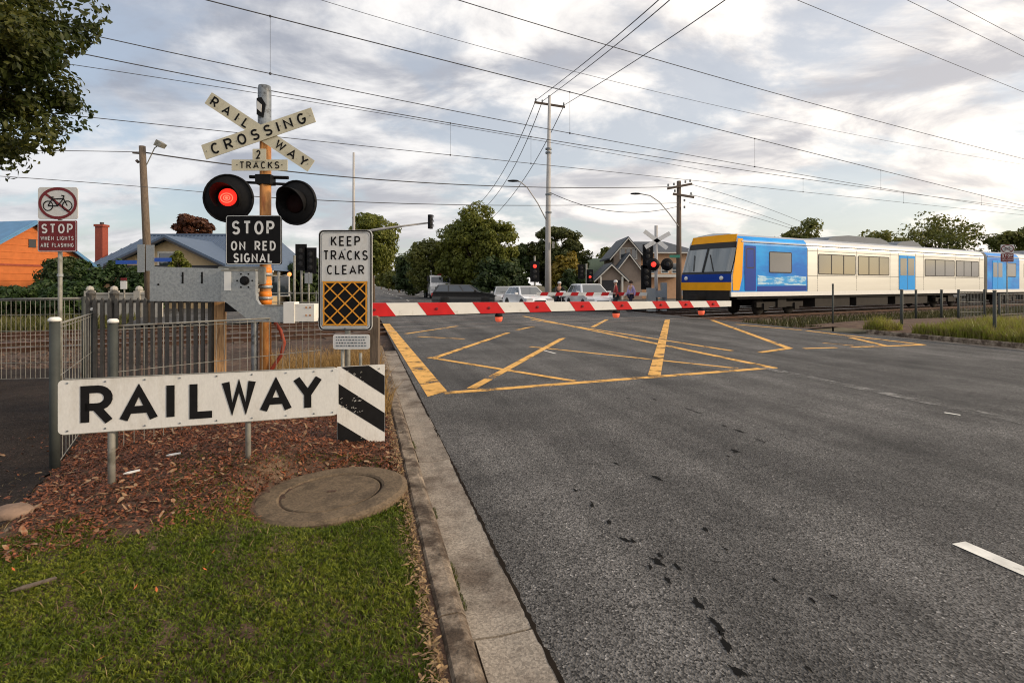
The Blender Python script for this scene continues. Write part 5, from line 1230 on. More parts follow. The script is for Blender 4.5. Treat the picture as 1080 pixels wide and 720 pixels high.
def concrete_pole():
    Z = 45; s = Z/F; p = head_to(578, Z=Z); X = lambda px: (px-578)*s; Zz = lambda py: EYE+(HY-py)*s
    t = thing('power_pole', 'tall pale concrete power pole with street lamp in front of the domed tree', 'power pole', p)
    part(t, 'shaft', MB().tube([(0, 0, -.1), (0, 0, Zz(230)), (X(579.5), 0, Zz(101))], [.29, .22, .12], 14), M['concrete_pole'], True)
    arm = part(t, 'cross_arm', MB().bar((X(563.5), 0, Zz(108)), (X(596), 0, Zz(113)), .14, .16), M['pole_dark'])
    im = MB()
    for px, py in ((565, 107), (572, 108.5), (594.5, 111.5)): im.tube([(X(px), 0, Zz(py)), (X(px), 0, Zz(py-3))], .07, 8)
    part(arm, 'insulators', im, M['sleeve'])
    street_lamp_arm(t, [(X(577), -.1, Zz(234)), (X(567), -.3, Zz(215)), (X(556), -.5, Zz(199)), (X(549), -.6, Zz(193.5)), (X(545), -.6, Zz(192.5))], (X(547), -.6, Zz(192.3)), -1)
    fm = MB()
    for py in (158, 162, 206, 225): fm.tube([(X(578.5), 0, Zz(py)), (X(578.5), 0, Zz(py-1.6))], .27, 12)
    part(t, 'bands', fm, M['sleeve'])
    part(t, 'number_plate', MB().box(X(582), X(584.5), -.34, -.2, Zz(262), Zz(255)), M['galv_post'])
concrete_pole()
def timber_pole_far():
    Z = 50; s = Z/F; p = head_to(716, Z=Z); X = lambda px: (px-716)*s; Zz = lambda py: EYE+(HY-py)*s
    t = thing('power_pole', 'dark timber power pole with two crossarms and a lamp beside the train', 'power pole', p)
    part(t, 'shaft', MB().tube([(0, 0, -.1), (0, 0, Zz(191))], [.27, .20], 12), M['pole_dark'], True)
    for a, b in (((703, 199.5), (729, 194.5)), ((709, 205), (731, 208.5))): part(t, 'cross_arm', MB().bar((X(a[0]), -.25, Zz(a[1])), (X(b[0]), -.25, Zz(b[1])), .16, .2), M['pole_dark'])
    im = MB()
    for px, py in ((704, 197), (710, 196), (722, 193.5), (727, 192.5), (711, 203), (728, 206), (721, 213), (721, 220)): im.tube([(X(px), -.25, Zz(py)), (X(px), -.25, Zz(py-2.4))], .09, 8)
    part(t, 'insulators', im, M['sleeve'])
    street_lamp_arm(t, [(X(715), -.2, Zz(239)), (X(705), -.3, Zz(226)), (X(694), -.5, Zz(214)), (X(684), -.6, Zz(207.5)), (X(673), -.6, Zz(205.5))], (X(674), -.6, Zz(205.5)), -1)
    part(t, 'street_sign', MB().box(X(705), X(716), -.35, -.32, Zz(272), Zz(269)), mat('green street sign', (.05, .22, .16), .5))
timber_pole_far()
def leaning_pole():
    Z = 22; s = Z/F; p = head_to(158, Z=Z); X = lambda px: (px-158)*s; Zz = lambda py: EYE+(HY-py)*s
    t = thing('power_pole', 'leaning brown timber pole with sign backs rising above the grey roof', 'power pole', (p.x, p.y, -.05))
    part(t, 'shaft', MB().tube([(X(159), 0, -.2), (X(150), 0, Zz(153))], [.165, .12], 12), M['timber'], True)
    part(t, 'sign_back', MB().box(X(149.5), X(157), -.26, -.24, Zz(286), Zz(257)), M['galv']); part(t, 'sign_back', MB().box(X(158.5), X(167), -.26, -.24, Zz(284.5), Zz(257.5)), M['galv'])
    bl = mat('blue street name plate', (.03, .10, .45), .5)
    part(t, 'street_name_plate', MB().box(X(127), X(149), -.27, -.255, Zz(277.5), Zz(273.5)), bl); part(t, 'street_name_plate', MB().box(X(167.5), X(185), -.27, -.255, Zz(275), Zz(271)), bl)
    part(t, 'flood_lamp', MB().prism([(X(165), Zz(153)), (X(171), Zz(155)), (X(174), Zz(151)), (X(168), Zz(147))], -.2, .15), M['galv_post']); part(t, 'lamp_bracket', MB().tube([(X(153), 0, Zz(176)), (X(163), 0, Zz(155)), (X(167), 0, Zz(152))], .02, 6), M['galv_post'])
    part(t, 'insulators', MB().tube([(X(146), 0, Zz(170)), (X(144), 0, Zz(168))], .06, 8).bar((X(140), 0, Zz(160)), (X(152), 0, Zz(161)), .06), M['pole_dark'])
leaning_pole()

# ================================================================== overhead wires
def wire(label, pts, r, q=None, Z=None, droppers=None, name='overhead_wire', cat='wire'):
    """quadratic curve through three picture columns; the depth comes from the track line q or a straight run between two depths"""
    (xa, ya), (xb, yb), (xc, yc) = pts; out = []
    for k in range(25):
        px = xa+(xc-xa)*k/24
        py = ya*(px-xb)*(px-xc)/((xa-xb)*(xa-xc))+yb*(px-xa)*(px-xc)/((xb-xa)*(xb-xc))+yc*(px-xa)*(px-xb)/((xc-xa)*(xc-xb))
        if q is not None: z = ray_q(px, q)
        else:
            f = (px-xa)/(xc-xa); z = 1/((1-f)/Z[0]+f/Z[1])
        out.append(P(px, py, z))
    base = out[0].copy(); o = obj(name, MB().tube([p-base for p in out], r, 6).mesh(name, M['cable'], True), loc=base); tag(o, label, cat, 'overhead wires')
    return o, pts
def yat(pts, px):
    (xa, ya), (xb, yb), (xc, yc) = pts
    return ya*(px-xb)*(px-xc)/((xa-xb)*(xa-xc))+yb*(px-xa)*(px-xc)/((xb-xa)*(xb-xc))+yc*(px-xa)*(px-xb)/((xc-xa)*(xc-xb))
def catenary(lbl_a, lbl_b, up, lo, q, drops, ra, rb):
    o, pu = wire(lbl_a, up, ra, q); o2, pl = wire(lbl_b, lo, rb, q)
    base = o.location
    for px in drops:
        z = ray_q(px, q); a = P(px, yat(pu, px), z)-base; b = P(px, yat(pl, px), z)-base
        part(o, 'dropper', MB().tube([a, b], .006, 5).tube([b+Vector((0, 0, -.03)), b+Vector((0, 0, .03))], .035, 6).tube([a+Vector((0, 0, -.03)), a+Vector((0, 0, .03))], .03, 6), M['cable'])
catenary('thick catenary cable passing just above the crossbuck mast, with droppers', 'contact wire hung from the thick cable on droppers', ((60, -40), (600, 97), (1320, 277)), ((60, 29), (540, 129), (1320, 258)), 18.05, (285, 601, 796, 929, 1035), .017, .013)
catenary('second catenary cable close under the first contact wire', 'lowest contact wire passing over the domed tree', ((20, 43), (600, 151), (1320, 247)), ((20, 116), (560, 172.5), (1320, 252)), 22.1, (475, 560, 847, 953), .017, .013)
wire('thin wire just below the second catenary cable at the left', ((20, 60), (300, 103), (760, 183)), .011, 22.6)
wire('feeder wire entering the top edge left of centre', ((250, -28), (780, 117), (1320, 206)), .012, 26.0)
wire('feeder wire entering the top edge above the concrete pole', ((400, -26), (780, 88), (1320, 225)), .012, 13.0)
wire('feeder wire in the top right sky, lowest of the three', ((780, -25), (960, 49), (1320, 192)), .010, 11.0)
wire('feeder wire in the top right corner, middle one', ((850, -52), (1018, 30), (1320, 176)), .010, 10.0)
wire('feeder wire in the top right corner, uppermost one', ((880, -62), (1040, 22), (1320, 170)), .010, 9.5)
wire('service cable from the leaning pole to the far timber pole', ((150, 160.5), (420, 191), (712, 197)), .030, Z=(22, 49.8))
wire('service cable running left from the leaning pole', ((-120, 161), (40, 159), (150, 160.5)), .014, Z=(18, 22))
wire('low thin cable crossing at far left behind the red stop sign', ((-120, 179), (60, 190), (250, 206)), .012, Z=(16, 24))
wire('lower service cable between traffic mast and timber pole', ((250, 206), (480, 216), (716, 214)), .022, Z=(24, 49.8))
wire('thin sagging cable between the concrete and timber poles', ((580, 203), (648, 223), (714, 218)), .028, Z=(44.8, 49.8))
for k, (x0, y0, x1, y1, xl, yl, lb) in enumerate(((565, 106, 706, -10, 498, 222, 'leftmost'), (572, 107, 718, -10, 508, 222, 'middle'), (595, 111, 782, -12, 512, 236, 'rightmost'))):
    wire('%s conductor from the concrete pole up to the top edge' % lb, ((x0, y0), ((x0+x1)/2+1, (y0+y1)/2+2), (x1, y1)), .022, Z=(45, 20))
    wire('%s conductor from the concrete pole down towards the trees' % lb, ((xl, yl), ((x0+xl)/2+4, (y0+yl)/2+8), (x0, y0)), .035, Z=(95, 45))
for k, (y0, y1, lb) in enumerate(((194, 236, 'highest'), (205, 244, 'second'), (214, 246, 'lowest'))):
    wire('%s conductor from the timber pole behind the train' % lb, ((727, y0), (790, (y0+y1)/2-2), (850, y1)), .022, Z=(49.8, 80))

# ================================================================== buildings
M['roof_grey'] = mat('blue grey roof sheet', (.095, .135, .205), .55, .1, .12, 2, stretch=(6, 1, 1))
M['roof_dark'] = mat('dark slate roof', (.075, .085, .10), .7, 0, .2, 4)
M['roof_blue'] = mat('blue roof sheet', (.10, .24, .42), .5, .1, .1, 2)
M['orange_board'] = mat('orange weatherboard', (.52, .15, .04), .75, 0, .12, 3)
M['brick_red'] = mat('red brick chimney', (.28, .065, .04), .85, 0, .2, 12)
M['cream_wall'] = mat('cream wall', (.55, .42, .25), .8, 0, .1, 3)
M['taupe'] = mat('taupe wall', (.33, .26, .21), .8, 0, .1, 3)
M['peach'] = mat('peach wall', (.58, .36, .22), .8, 0, .08, 3)
M['trim'] = mat('pale trim', (.62, .60, .55), .6, 0, .05)
M['trim_dark'] = mat('dark trim', (.05, .05, .055), .6, 0, .05)
M['wall_conc'] = mat('pale concrete wall', (.40, .38, .34), .85, 0, .18, 1.5)
def gable_house(t, W, D, eave, ridge, wall, roof, over=.35, boards=None, trim='trim', side_wall=None):
    """local: gable face at y=0 looking -y, width W along x centred, depth D back; returns wall part"""
    w_ = part(t, 'wall', MB().prism([(-W/2, 0), (W/2, 0), (W/2, eave), (0, ridge), (-W/2, eave)], 0, D), M[wall])
    for sg in (-1, 1):
        sl = (ridge-eave)/(W/2); x1 = W/2+over; z1 = eave-sl*over
        mb = MB(); th = .10
        a = [(0, ridge+.04), (sg*x1, z1+.04), (sg*x1, z1+.04+th), (0, ridge+.04+th)]
        mb.prism(a, -over, D+over); r_ = part(t, 'roof', mb, M[roof])
        fb = MB(); fb.prism([(0, ridge-.10), (sg*x1, z1-.10), (sg*x1, z1+.035), (0, ridge+.035)], -over-.03, -over+.02); part(r_, 'barge_board', fb, M[trim])
    if boards:
        mb = MB(); z = .2
        while z < ridge-.3:
            hw = W/2 if z < eave else W/2*(ridge-z)/(ridge-eave); mb.prism([(-hw+.02, z), (hw-.02, z), (hw-.02, z+.03), (-hw+.02, z+.03)], -.025, -.002); z += boards
        part(w_, 'weatherboards', mb, M[wall], kind='stuff')
    return w_
def win(par, x0, x1, z0, z1, y=-.02, m='glass', trim='trim', bars=1):
    w_ = part(par, 'window', MB().box(x0, x1, y-.01, y+.02, z0, z1), M[m]); f = MB(); t_ = .07
    f.box(x0-t_, x1+t_, y-.05, y+.03, z0-t_, z0).box(x0-t_, x1+t_, y-.05, y+.03, z1, z1+t_).box(x0-t_, x0, y-.05, y+.03, z0, z1).box(x1, x1+t_, y-.05, y+.03, z0, z1)
    for k in range(1, bars): x = x0+(x1-x0)*k/bars; f.box(x-.03, x+.03, y-.03, y+.025, z0, z1)
    part(w_, 'window_frame', f, M[trim]); return w_
def orange_house():
    t = thing('orange_house', 'bright orange weatherboard house with blue roof at the left edge', 'house', (-29.2, 32.3, -.1), R(90-13))
    w_ = gable_house(t, 6.8, 9, 3.0, 5.4, 'orange_board', 'roof_blue', .4, .42, 'roof_blue')
    win(w_, 1.3, 1.75, 1.0, 1.7); 
    part(w_, 'gable_vent', MB().box(-.2, .2, -.04, -.005, 3.9, 4.4), M['trim_dark']); part(w_, 'trim_line', MB().box(-3.3, 3.3, -.045, -.004, 2.75, 2.86), M['brick_red'])
orange_house()
def grey_house():
    Z = 36; s = Z/F; x0 = (86-CX)*s; x1 = (284-CX)*s; Zz = lambda py: EYE+(HY-py)*s
    t = thing('grey_roof_house', 'long house with blue grey roof, cream gable and red chimney', 'house', (x0, Z, -.1))
    L_ = x1-x0; ridge = Zz(242)+.1; D = 8.0; eave = 2.6; 
    part(t, 'wall', MB().box(.6, L_-.5, .6, D, 0, eave+.4), M['cream_wall'])
    rm = MB(); rm.v = [(-.3, 0, eave), (L_+.3, 0, eave), (L_-1.5, D/2, ridge), (1.9, D/2, ridge), (-.3, D, eave), (L_+.3, D, eave)]; rm.f = [(0, 1, 2, 3), (0, 3, 4), (1, 5, 2), (4, 3, 2, 5)]; rm.m = [0]*4
    r_ = part(t, 'roof', rm, M['roof_grey']); part(r_, 'ridge_cap', MB().box(1.9, L_-1.5, D/2-.12, D/2+.12, ridge-.04, ridge+.08), M['roof_grey'])
    sm = MB(); n = 40
    for k in range(n):
        xa = .4+(L_-.8)*k/n; f0 = 0.0
        f1 = min(1, (xa+.3)/2.2, (L_+.3-xa)/1.8); sm.bar((xa, .02, eave+.02), (xa, D/2*f1, eave+(ridge-eave)*f1+.02), .05, .05)
    part(r_, 'roof_seams', sm, M['roof_grey'], kind='stuff')
    part(r_, 'gutter', MB().box(-.3, L_+.3, -.12, .0, eave-.12, eave), M['trim'])
    cx = (107.5-CX)*(Z+2.5)/F-x0
    c = part(t, 'chimney', MB().box(cx-.27, cx+.27, 2.2, 2.74, 3.2, EYE+(HY-238)*(Z+2.5)/F), M['brick_red']); part(c, 'chimney_cap', MB().box(cx-.33, cx+.33, 2.14, 2.80, EYE+(HY-238)*(Z+2.5)/F, EYE+(HY-235.5)*(Z+2.5)/F), M['brick_red']); part(c, 'chimney_pot', MB().tube([(cx, 2.5, EYE+(HY-235.5)*(Z+2.5)/F), (cx, 2.5, EYE+(HY-233)*(Z+2.5)/F)], .13, 10), M['trim_dark'])
    # projecting gable
    gx = (180-CX)*(Z-1.5)/F-x0; e = bpy.data.objects.new('gable_wing', None); COL.objects.link(e); e.parent = t; e.location = (gx, -1.6, 0)
    zr = EYE+(HY-251)*(Z-1.6)/F+.1; ze = EYE+(HY-277.5)*(Z-1.6)/F+.1; Wg = 6.8
    w_ = obj('gable_wall', MB().prism([(-Wg/2, 0), (Wg/2, 0), (Wg/2, ze), (0, zr-.1), (-Wg/2, ze)], 0, 5).mesh('gable_wall', M['cream_wall']), e)
    rm = MB()
    for sg in (-1, 1):
        sl = (zr-ze)/(Wg/2); o_ = .5; rm.prism([(0, zr), (sg*(Wg/2+o_), ze-sl*o_), (sg*(Wg/2+o_), ze-sl*o_+.16), (0, zr+.16)], -.55, 5)
    obj('gable_roof', rm.mesh('gable_roof', M['roof_grey']), e)
    bm = MB()
    for sg in (-1, 1):
        sl = (zr-ze)/(Wg/2); o_ = .5; bm.prism([(0, zr-.14), (sg*(Wg/2+o_), ze-sl*o_-.14), (sg*(Wg/2+o_), ze-sl*o_-.005), (0, zr-.005)], -.58, -.5)
    obj('barge_board', bm.mesh('barge_board', M['trim_dark']), e)
    obj('window', MB().box(-.65, .65, -.03, .02, ze-.2, ze+.65).mesh('window', M['glass']), e); obj('window_frame', MB().ribbon([(-.7, ze-.25), (.7, ze-.25), (.7, ze+.7), (-.7, ze+.7)], .12, -.05, True).mesh('window_frame', M['trim']), e)
    obj('veranda_beam', MB().box(-Wg/2-.4, Wg/2+.4, -.2, -.05, ze-.35, ze-.15).mesh('veranda_beam', M['trim_dark']), e)
    for x in (3.6, 8.5, 10.5, 12.6): win(t, x, x+1.2, .9, 2.2, .58)
grey_house()
def far_house():
    Z = 56; s = Z/F; cx = (664-CX)*s; X = lambda px: (px-664)*s; Zz = lambda py: EYE+(HY-py)*s
    t = thing('two_storey_house', 'two storey house with dark gabled roofs and peach side wall', 'house', (cx, Z, -.1))
    def wing(nm, px0, px1, ridge_py, eave_py, y0, D, wallm, roofm, gable=True):
        e = bpy.data.objects.new(nm, None); COL.objects.link(e); e.parent = t; e.location = ((X(px0)+X(px1))/2, y0, 0); W = X(px1)-X(px0)
        zr = Zz(ridge_py)+.1; ze = Zz(eave_py)+.1
        obj('wall', MB().prism([(-W/2, 0), (W/2, 0), (W/2, ze), (0, zr-.05), (-W/2, ze)], 0, D).mesh('wall', M[wallm]), e)
        rm = MB(); bm = MB(); o_ = .5; sl = (zr-ze)/(W/2)
        for sg in (-1, 1):
            rm.prism([(0, zr), (sg*(W/2+o_), ze-sl*o_), (sg*(W/2+o_), ze-sl*o_+.18), (0, zr+.18)], -.5, D+.3); bm.prism([(0, zr-.12), (sg*(W/2+o_), ze-sl*o_-.12), (sg*(W/2+o_), ze-sl*o_+.02), (0, zr+.02)], -.56, -.48)
        obj('roof', rm.mesh('roof', M[roofm]), e); obj('barge_board', bm.mesh('barge_board', M['trim']), e); return e, W, zr, ze
    e, W, zr, ze = wing('upper_wing', 651, 681, 249.5, 267, 2.0, 6, 'taupe', 'roof_dark')
    for x in (-.7, -.1, .5): obj('window', MB().box(x, x+.42, -.03, .02, ze-.4, ze+.55).mesh('window', M['glass']), e)
    obj('window_frame', MB().ribbon([(-.8, ze-.5), (1.02, ze-.5), (1.02, ze+.65), (-.8, ze+.65)], .12, -.05, True).mesh('window_frame', M['trim']), e)
    wing('middle_gable', 649, 678, 268, 287, .3, 4, 'taupe', 'roof_dark')
    e, W, zr, ze = wing('porch_gable', 629, 655, 279.5, 292, -1.2, 4, 'taupe', 'roof_dark')
    for x in (-W/2+.2, W/2-.2): obj('porch_post', MB().box(x-.09, x+.09, -.5, -.32, 0, ze).mesh('porch_post', M['trim']), e)
    obj('porch_opening', MB().box(-W/2+.3, W/2-.3, -.03, .01, .1, ze-.35).mesh('porch_opening', M['trim_dark']), e)
    # long side wing with hipped roof behind
    part(t, 'side_wall', MB().box(X(682), X(745), 3, 9, 0, Zz(263)), M['peach'])
    rm = MB(); a, b_, ze, zr = X(680), X(750), Zz(263.5), Zz(249); rm.v = [(a, 2.4, ze), (b_, 2.4, ze), (b_, 9.6, ze), (a, 9.6, ze), (a+.2, 6, zr), (b_-3.2, 6, zr)]; rm.f = [(0, 1, 5, 4), (1, 2, 5), (2, 3, 4, 5), (3, 0, 4)]; rm.m = [0]*4; r_ = part(t, 'side_roof', rm, M['roof_dark']); part(r_, 'gutter', MB().box(a, b_, 2.3, 2.42, ze-.14, ze), M['trim'])
    part(t, 'balcony', MB().box(X(690), X(722), 1.8, 3.0, Zz(291), Zz(288)), M['trim'])
    for px in (694, 706, 718): win(t, X(px), X(px+7), Zz(286), Zz(276), 2.98)
    part(t, 'balcony_rail', MB().box(X(690), X(722), 1.75, 1.8, Zz(284), Zz(283.2)), M['trim'])
    # the low green roof seen left of the porch
    Z = 66; s2 = Z/F; t2 = thing('green_roof_shed', 'low pale green roof behind the right white car', 'building', ((628-CX)*s2, Z, -.1))
    part(t2, 'wall', MB().box(-2.2, 2.0, .5, 5, 0, 3.0), M['wall_conc']); part(t2, 'roof', MB().prism([(-2.4, 2.9), (2.4, 2.9), (1.6, 4.9), (-1.2, 4.9)], .2, 5.2), mat('pale green roof', (.22, .30, .24), .7)); part(t2, 'gutter', MB().box(-2.4, 2.4, .05, .19, 2.8, 2.92), M['trim'])
far_house()
def low_wall():
    Z = 25.5; s = Z/F; xa = (92-CX)*s; xb = (166-CX)*s
    t = thing('concrete_wall', 'low pale concrete wall with round-topped piers beyond the rails', 'wall', (xa, Z, -.15)); L_ = xb-xa; h = EYE-8.5*s+.15
    part(t, 'panel', MB().box(0, L_, 0, .2, 0, h-.1), M['wall_conc']); part(t, 'coping', MB().box(-.03, L_+.03, -.04, .24, h-.1, h), M['wall_conc'])
    for x in (.05, L_*.36, L_*.72, L_-.05): part(t, 'pier', MB().box(x-.15, x+.15, -.08, .28, 0, h+.08).lathe([(.14, 0), (.17, .08), (.12, .2), (0, .25)], 10, Matrix.Translation((x, .1, h+.08))), M['wall_conc'])
    # dark paling fence between the far houses and the junction, behind the gate
    Z = 29; t = thing('paling_fence', 'dark fence and grey rails behind the orange mast across the tracks', 'fence', ((168-CX)/F*Z, Z, -.1)); L_ = (388-168)/F*Z
    part(t, 'top_rail', MB().box(0, L_, .0, .06, 1.15, 1.22), M['galv_post']); part(t, 'middle_rail', MB().box(0, L_, .0, .06, .65, .70), M['galv_post'])
    pm = MB().box(-.03, .03, -.02, .03, 0, 1.3).mesh('post', M['galv_post'])
    for k in range(9): obj('post', pm, t, (L_*k/8, .09, 0))
low_wall()

# ================================================================== trees
def branches(mb, base, tips, r0, rng):
    for tip in tips:
        b = Vector(base); e = Vector(tip); m = b.lerp(e, .5)+Vector((rng.uniform(-.1, .1), rng.uniform(-.1, .1), .12))*(e-b).length
        mb.tube([b, m, e], [r0, r0*.55, r0*.12], 6)
def tree(name, label, x, y, g, H, crown, r0, lm, bark, clumps, per, leaf, seed, group=None, rc=.28, hollow=.55, trunk_to=None, sq=1.0, asp=.55):
    """crown: (cx, cy, cz, rx, ry, rz) relative to the base; leaves sit in clumps through the crown"""
    global RNG
    RNG = np.random.default_rng(seed); rng = random.Random(seed)
    t = thing(name, label, 'tree', (x, y, g), 0, group); cx, cy, cz, rx, ry, rz = crown
    d = unit(clumps); rad = RNG.uniform(hollow, 1, (clumps, 1))**.6*(1 if hollow > .8 else RNG.uniform(.82, 1.22, (clumps, 1))); 
    if hollow > .8: rad[::3] = RNG.uniform(.15, .75, rad[::3].shape)
    c = d*rad; c[:, 2] = np.where(c[:, 2] < 0, c[:, 2]*sq, c[:, 2])
    CC = c*np.array([rx, ry, rz])*.86+np.array([cx, cy, cz])
    rcl = rc*min(rx, rz)*RNG.uniform(.6, 1.35, (clumps, 1))
    pts = np.repeat(CC, per, 0); rr = np.repeat(rcl, per, 0)
    dd = unit(len(pts)); pts = pts+dd*rr*(RNG.uniform(.25, 1, (len(pts), 1))**.5)*np.array([1.1, 1.1, .8])
    crown_o = part(t, 'crown', leaf_mesh('crown', pts, leaf, lm, asp, nrm=dd+np.array([0, 0, .35])), None)
    mb = MB(); top = Vector((cx, cy, trunk_to if trunk_to else cz)); mid = Vector((cx*.4+rng.uniform(-.1, .1), cy*.4, top.z*.5))
    mb.tube([(0, 0, -.2), (0, 0, .15), mid, top], [r0*1.35, r0, r0*.8, r0*.35], 10)
    pick = rng.sample(range(clumps), min(clumps, 14)); branches(mb, (cx*.5, cy*.5, min(top.z, cz-.2*rz)*.9), [CC[i] for i in pick], r0*.5, rng)
    part(t, 'trunk', mb, bark, True); return t
bark = mat('bark', (.10, .075, .055), .95, 0, .3, 5, .01, 20)
LM = dict(dark=leafmat('leaf dark', (.046, .078, .026), (.092, .120, .034), .35), plane=leafmat('leaf plane', (.155, .185, .034), (.29, .29, .052), .35, .42),
          olive=leafmat('leaf olive', (.13, .155, .036), (.25, .24, .052), .4, .4), dome=leafmat('leaf dome', (.066, .088, .024), (.145, .145, .032), .5),
          gold=leafmat('leaf gold', (.22, .18, .02), (.34, .22, .025), .5), rust=leafmat('leaf rust', (.10, .035, .02), (.16, .07, .03), .4),
          hedge=leafmat('leaf hedge', (.035, .072, .020), (.075, .12, .028), .8), near=leafmat('leaf near', (.045, .068, .016), (.14, .14, .026), .9, .4, 14))
def ptree(name, label, px, pyt, pyb, half, Z, lm, seed, clumps=80, per=110, leaf=.28, rc=.26, **k):
    """tree whose crown spans column px +- half and rows pyt..pyb at depth Z"""
    s = Z/F; x = (px-CX)*s; zt = EYE+(HY-pyt)*s; zb = EYE+(HY-pyb)*s; g = -.1
    return tree(name, label, x, Z, g, zt, (0, 0, (zt+zb)/2-g, half*s, half*s*.9, (zt-zb)/2), max(.12, half*s*.07), lm, bark, clumps, per, leaf, seed, rc=rc, **k)
ptree('broadleaf_tree', 'green tree rising behind the KEEP TRACKS CLEAR sign', 394, 223, 294, 27, 46, LM['plane'], 21, 95, 150, .16, .27)
ptree('broadleaf_tree', 'tallest green tree behind the black wagon', 500, 215, 312, 27, 58, LM['plane'], 22, 120, 150, .19, .27)
ptree('broadleaf_tree', 'green tree just right of the tallest one, left of the concrete pole', 524, 223, 314, 22, 57, LM['plane'], 71, 90, 140, .19, .30)
ptree('broadleaf_tree', 'rounded green tree just left of the tallest one', 480, 230, 314, 22, 60, LM['plane'], 72, 90, 140, .19, .30)
ptree('broadleaf_tree', 'lower green tree left of the tallest one, above the truck', 458, 248, 312, 26, 62, LM['olive'], 23, 90, 140, .20, .30)
ptree('broadleaf_tree', 'small dark tree at the left end of the central row', 436, 262, 312, 20, 75, LM['dark'], 24, 60, 110, .25, .3)
ptree('broadleaf_tree', 'thin dark tree between the tallest tree and the concrete pole', 546, 256, 318, 13, 60, LM['dark'], 25, 60, 120, .24, .3)
ptree('broadleaf_tree', 'dense dark shrubby tree low behind the left traffic light', 528, 272, 324, 30, 56, LM['dark'], 26, 80, 120, .24, .3)
ptree('domed_tree', 'dense dome-shaped dark tree behind the concrete pole', 587, 236, 306, 38, 62, LM['dome'], 27, 190, 150, .19, .17, hollow=.85)
ptree('golden_tree', 'small golden-green tree in front of the domed tree', 597, 263, 318, 16, 54, LM['gold'], 28, 60, 110, .20, .3)
ptree('shrub', 'dark shrub low to the right of the concrete pole', 606, 286, 324, 20, 52, LM['dark'], 29, 60, 100, .2, .3)
ptree('broadleaf_tree', 'olive tree behind the left gable of the two storey house', 641, 259, 312, 16, 74, LM['olive'], 30, 60, 110, .25, .3)
ptree('broadleaf_tree', 'small dark tree above the roof of the leading train car', 846, 230, 300, 24, 75, LM['olive'], 31, 60, 110, .28, .3)
ptree('broadleaf_tree', 'loose twiggy tree above the silver train roof', 988, 222, 300, 42, 68, LM['olive'], 32, 95, 48, .22, .22, hollow=.2)
ptree('broadleaf_tree', 'tree at the right edge above the second train car', 1072, 236, 300, 26, 64, LM['olive'], 33, 70, 100, .26, .28)
ptree('broadleaf_tree', 'low twiggy bush behind the train roof units', 925, 240, 300, 30, 80, LM['olive'], 34, 60, 50, .28, .26)
ptree('rust_tree', 'rusty brown tree crown above the grey roof', 204, 226, 262, 17, 52, LM['rust'], 35, 60, 110, .22, .3)
ptree('broadleaf_tree', 'green shrub in front of the cream gable', 190, 264, 300, 10, 31, LM['plane'], 36, 40, 90, .13, .35)
ptree('broadleaf_tree', 'dark tree behind the dark traffic light cluster', 322, 266, 330, 24, 40, LM['dark'], 37, 60, 120, .24, .3)
for i, (px, top, half, Z, lb) in enumerate(((421, 279, 14, 105, 'nearest'), (410, 284, 10, 135, 'second'), (402, 288, 8, 170, 'farthest'))):
    ptree('street_tree', '%s dark tree of the distant street row' % lb, px, top, 303, half, Z, LM['olive'], 40+i, 40, 70, .4, .3, group='distant street trees')
for i, (px, top, half, Z, lb) in enumerate(((100, 274, 55, 31, 'long dark hedge bush left of the leaning pole'), (66, 268, 18, 30, 'dark bush against the orange house'), (150, 279, 22, 30, 'bush at the foot of the leaning pole'), (20, 300, 34, 27, 'low dark bush below the orange house'), (75, 296, 30, 26, 'low bush left of the concrete wall'))):
    ptree('shrub', lb, px, top, 337, half, Z, LM['hedge'] if i != 1 else LM['dark'], 50+i, 90, 120, .13, .26)
# the near tree hanging in from the top left; its trunk stands outside the frame
def near_tree():
    Z = 9.0; s = Z/F
    c = P(-80, 34, Z); g = terr(-13, 9)
    bx, by = -11.8, 9.6
    t = tree('overhanging_tree', 'dark leafy branches hanging in at the top left corner', bx, by, g, 8.5, (c.x-bx, c.y-by-.2, c.z-g+.05, 2.62, 2.4, 2.85), .24, LM['near'], bark, 230, 210, .066, 61, rc=.17, hollow=.35, asp=.5)
near_tree()

# ================================================================== grass, litter and weeds
def proj(x, y, z): return CX+F*x/y, HY+(EYE-z)*F/y
def blades(name, label, x, y, z, h, wd, m, lean=.5, kind='stuff'):
    n = len(x); a = RNG.uniform(0, 2*np.pi, n); b = RNG.uniform(0, 2*np.pi, n); le = RNG.uniform(.1, 1, n)*lean*h
    dx, dy = np.cos(a)*wd/2, np.sin(a)*wd/2; lx, ly = np.cos(b)*le, np.sin(b)*le
    V = np.stack([np.stack([x-dx, y-dy, z], 1), np.stack([x+dx, y+dy, z], 1), np.stack([x-dx*.7+lx*.4, y-dy*.7+ly*.4, z+h*.6], 1), np.stack([x+dx*.7+lx*.4, y+dy*.7+ly*.4, z+h*.6], 1), np.stack([x+lx, y+ly, z+h], 1)], 1).reshape(-1, 3)
    i = np.arange(n)[:, None]*5
    FQ = np.concatenate([i+np.array([[0, 1, 3]]), i+np.array([[0, 3, 2]]), i+np.array([[2, 3, 4]])], 1).reshape(-1, 3)
    o = obj(name, np_mesh(name, V, FQ, m, 3), kind=kind, label=label); return o
def vnoise(x, y, s, seed):
    r = np.random.default_rng(seed); ph = r.uniform(0, 6.28, 8); k = r.normal(0, s, (8, 2)); return sum(np.sin(x*k[i, 0]+y*k[i, 1]+ph[i]) for i in range(8))/8
RNG = np.random.default_rng(99)
MH = Vector((-1.215, 3.58, 0))
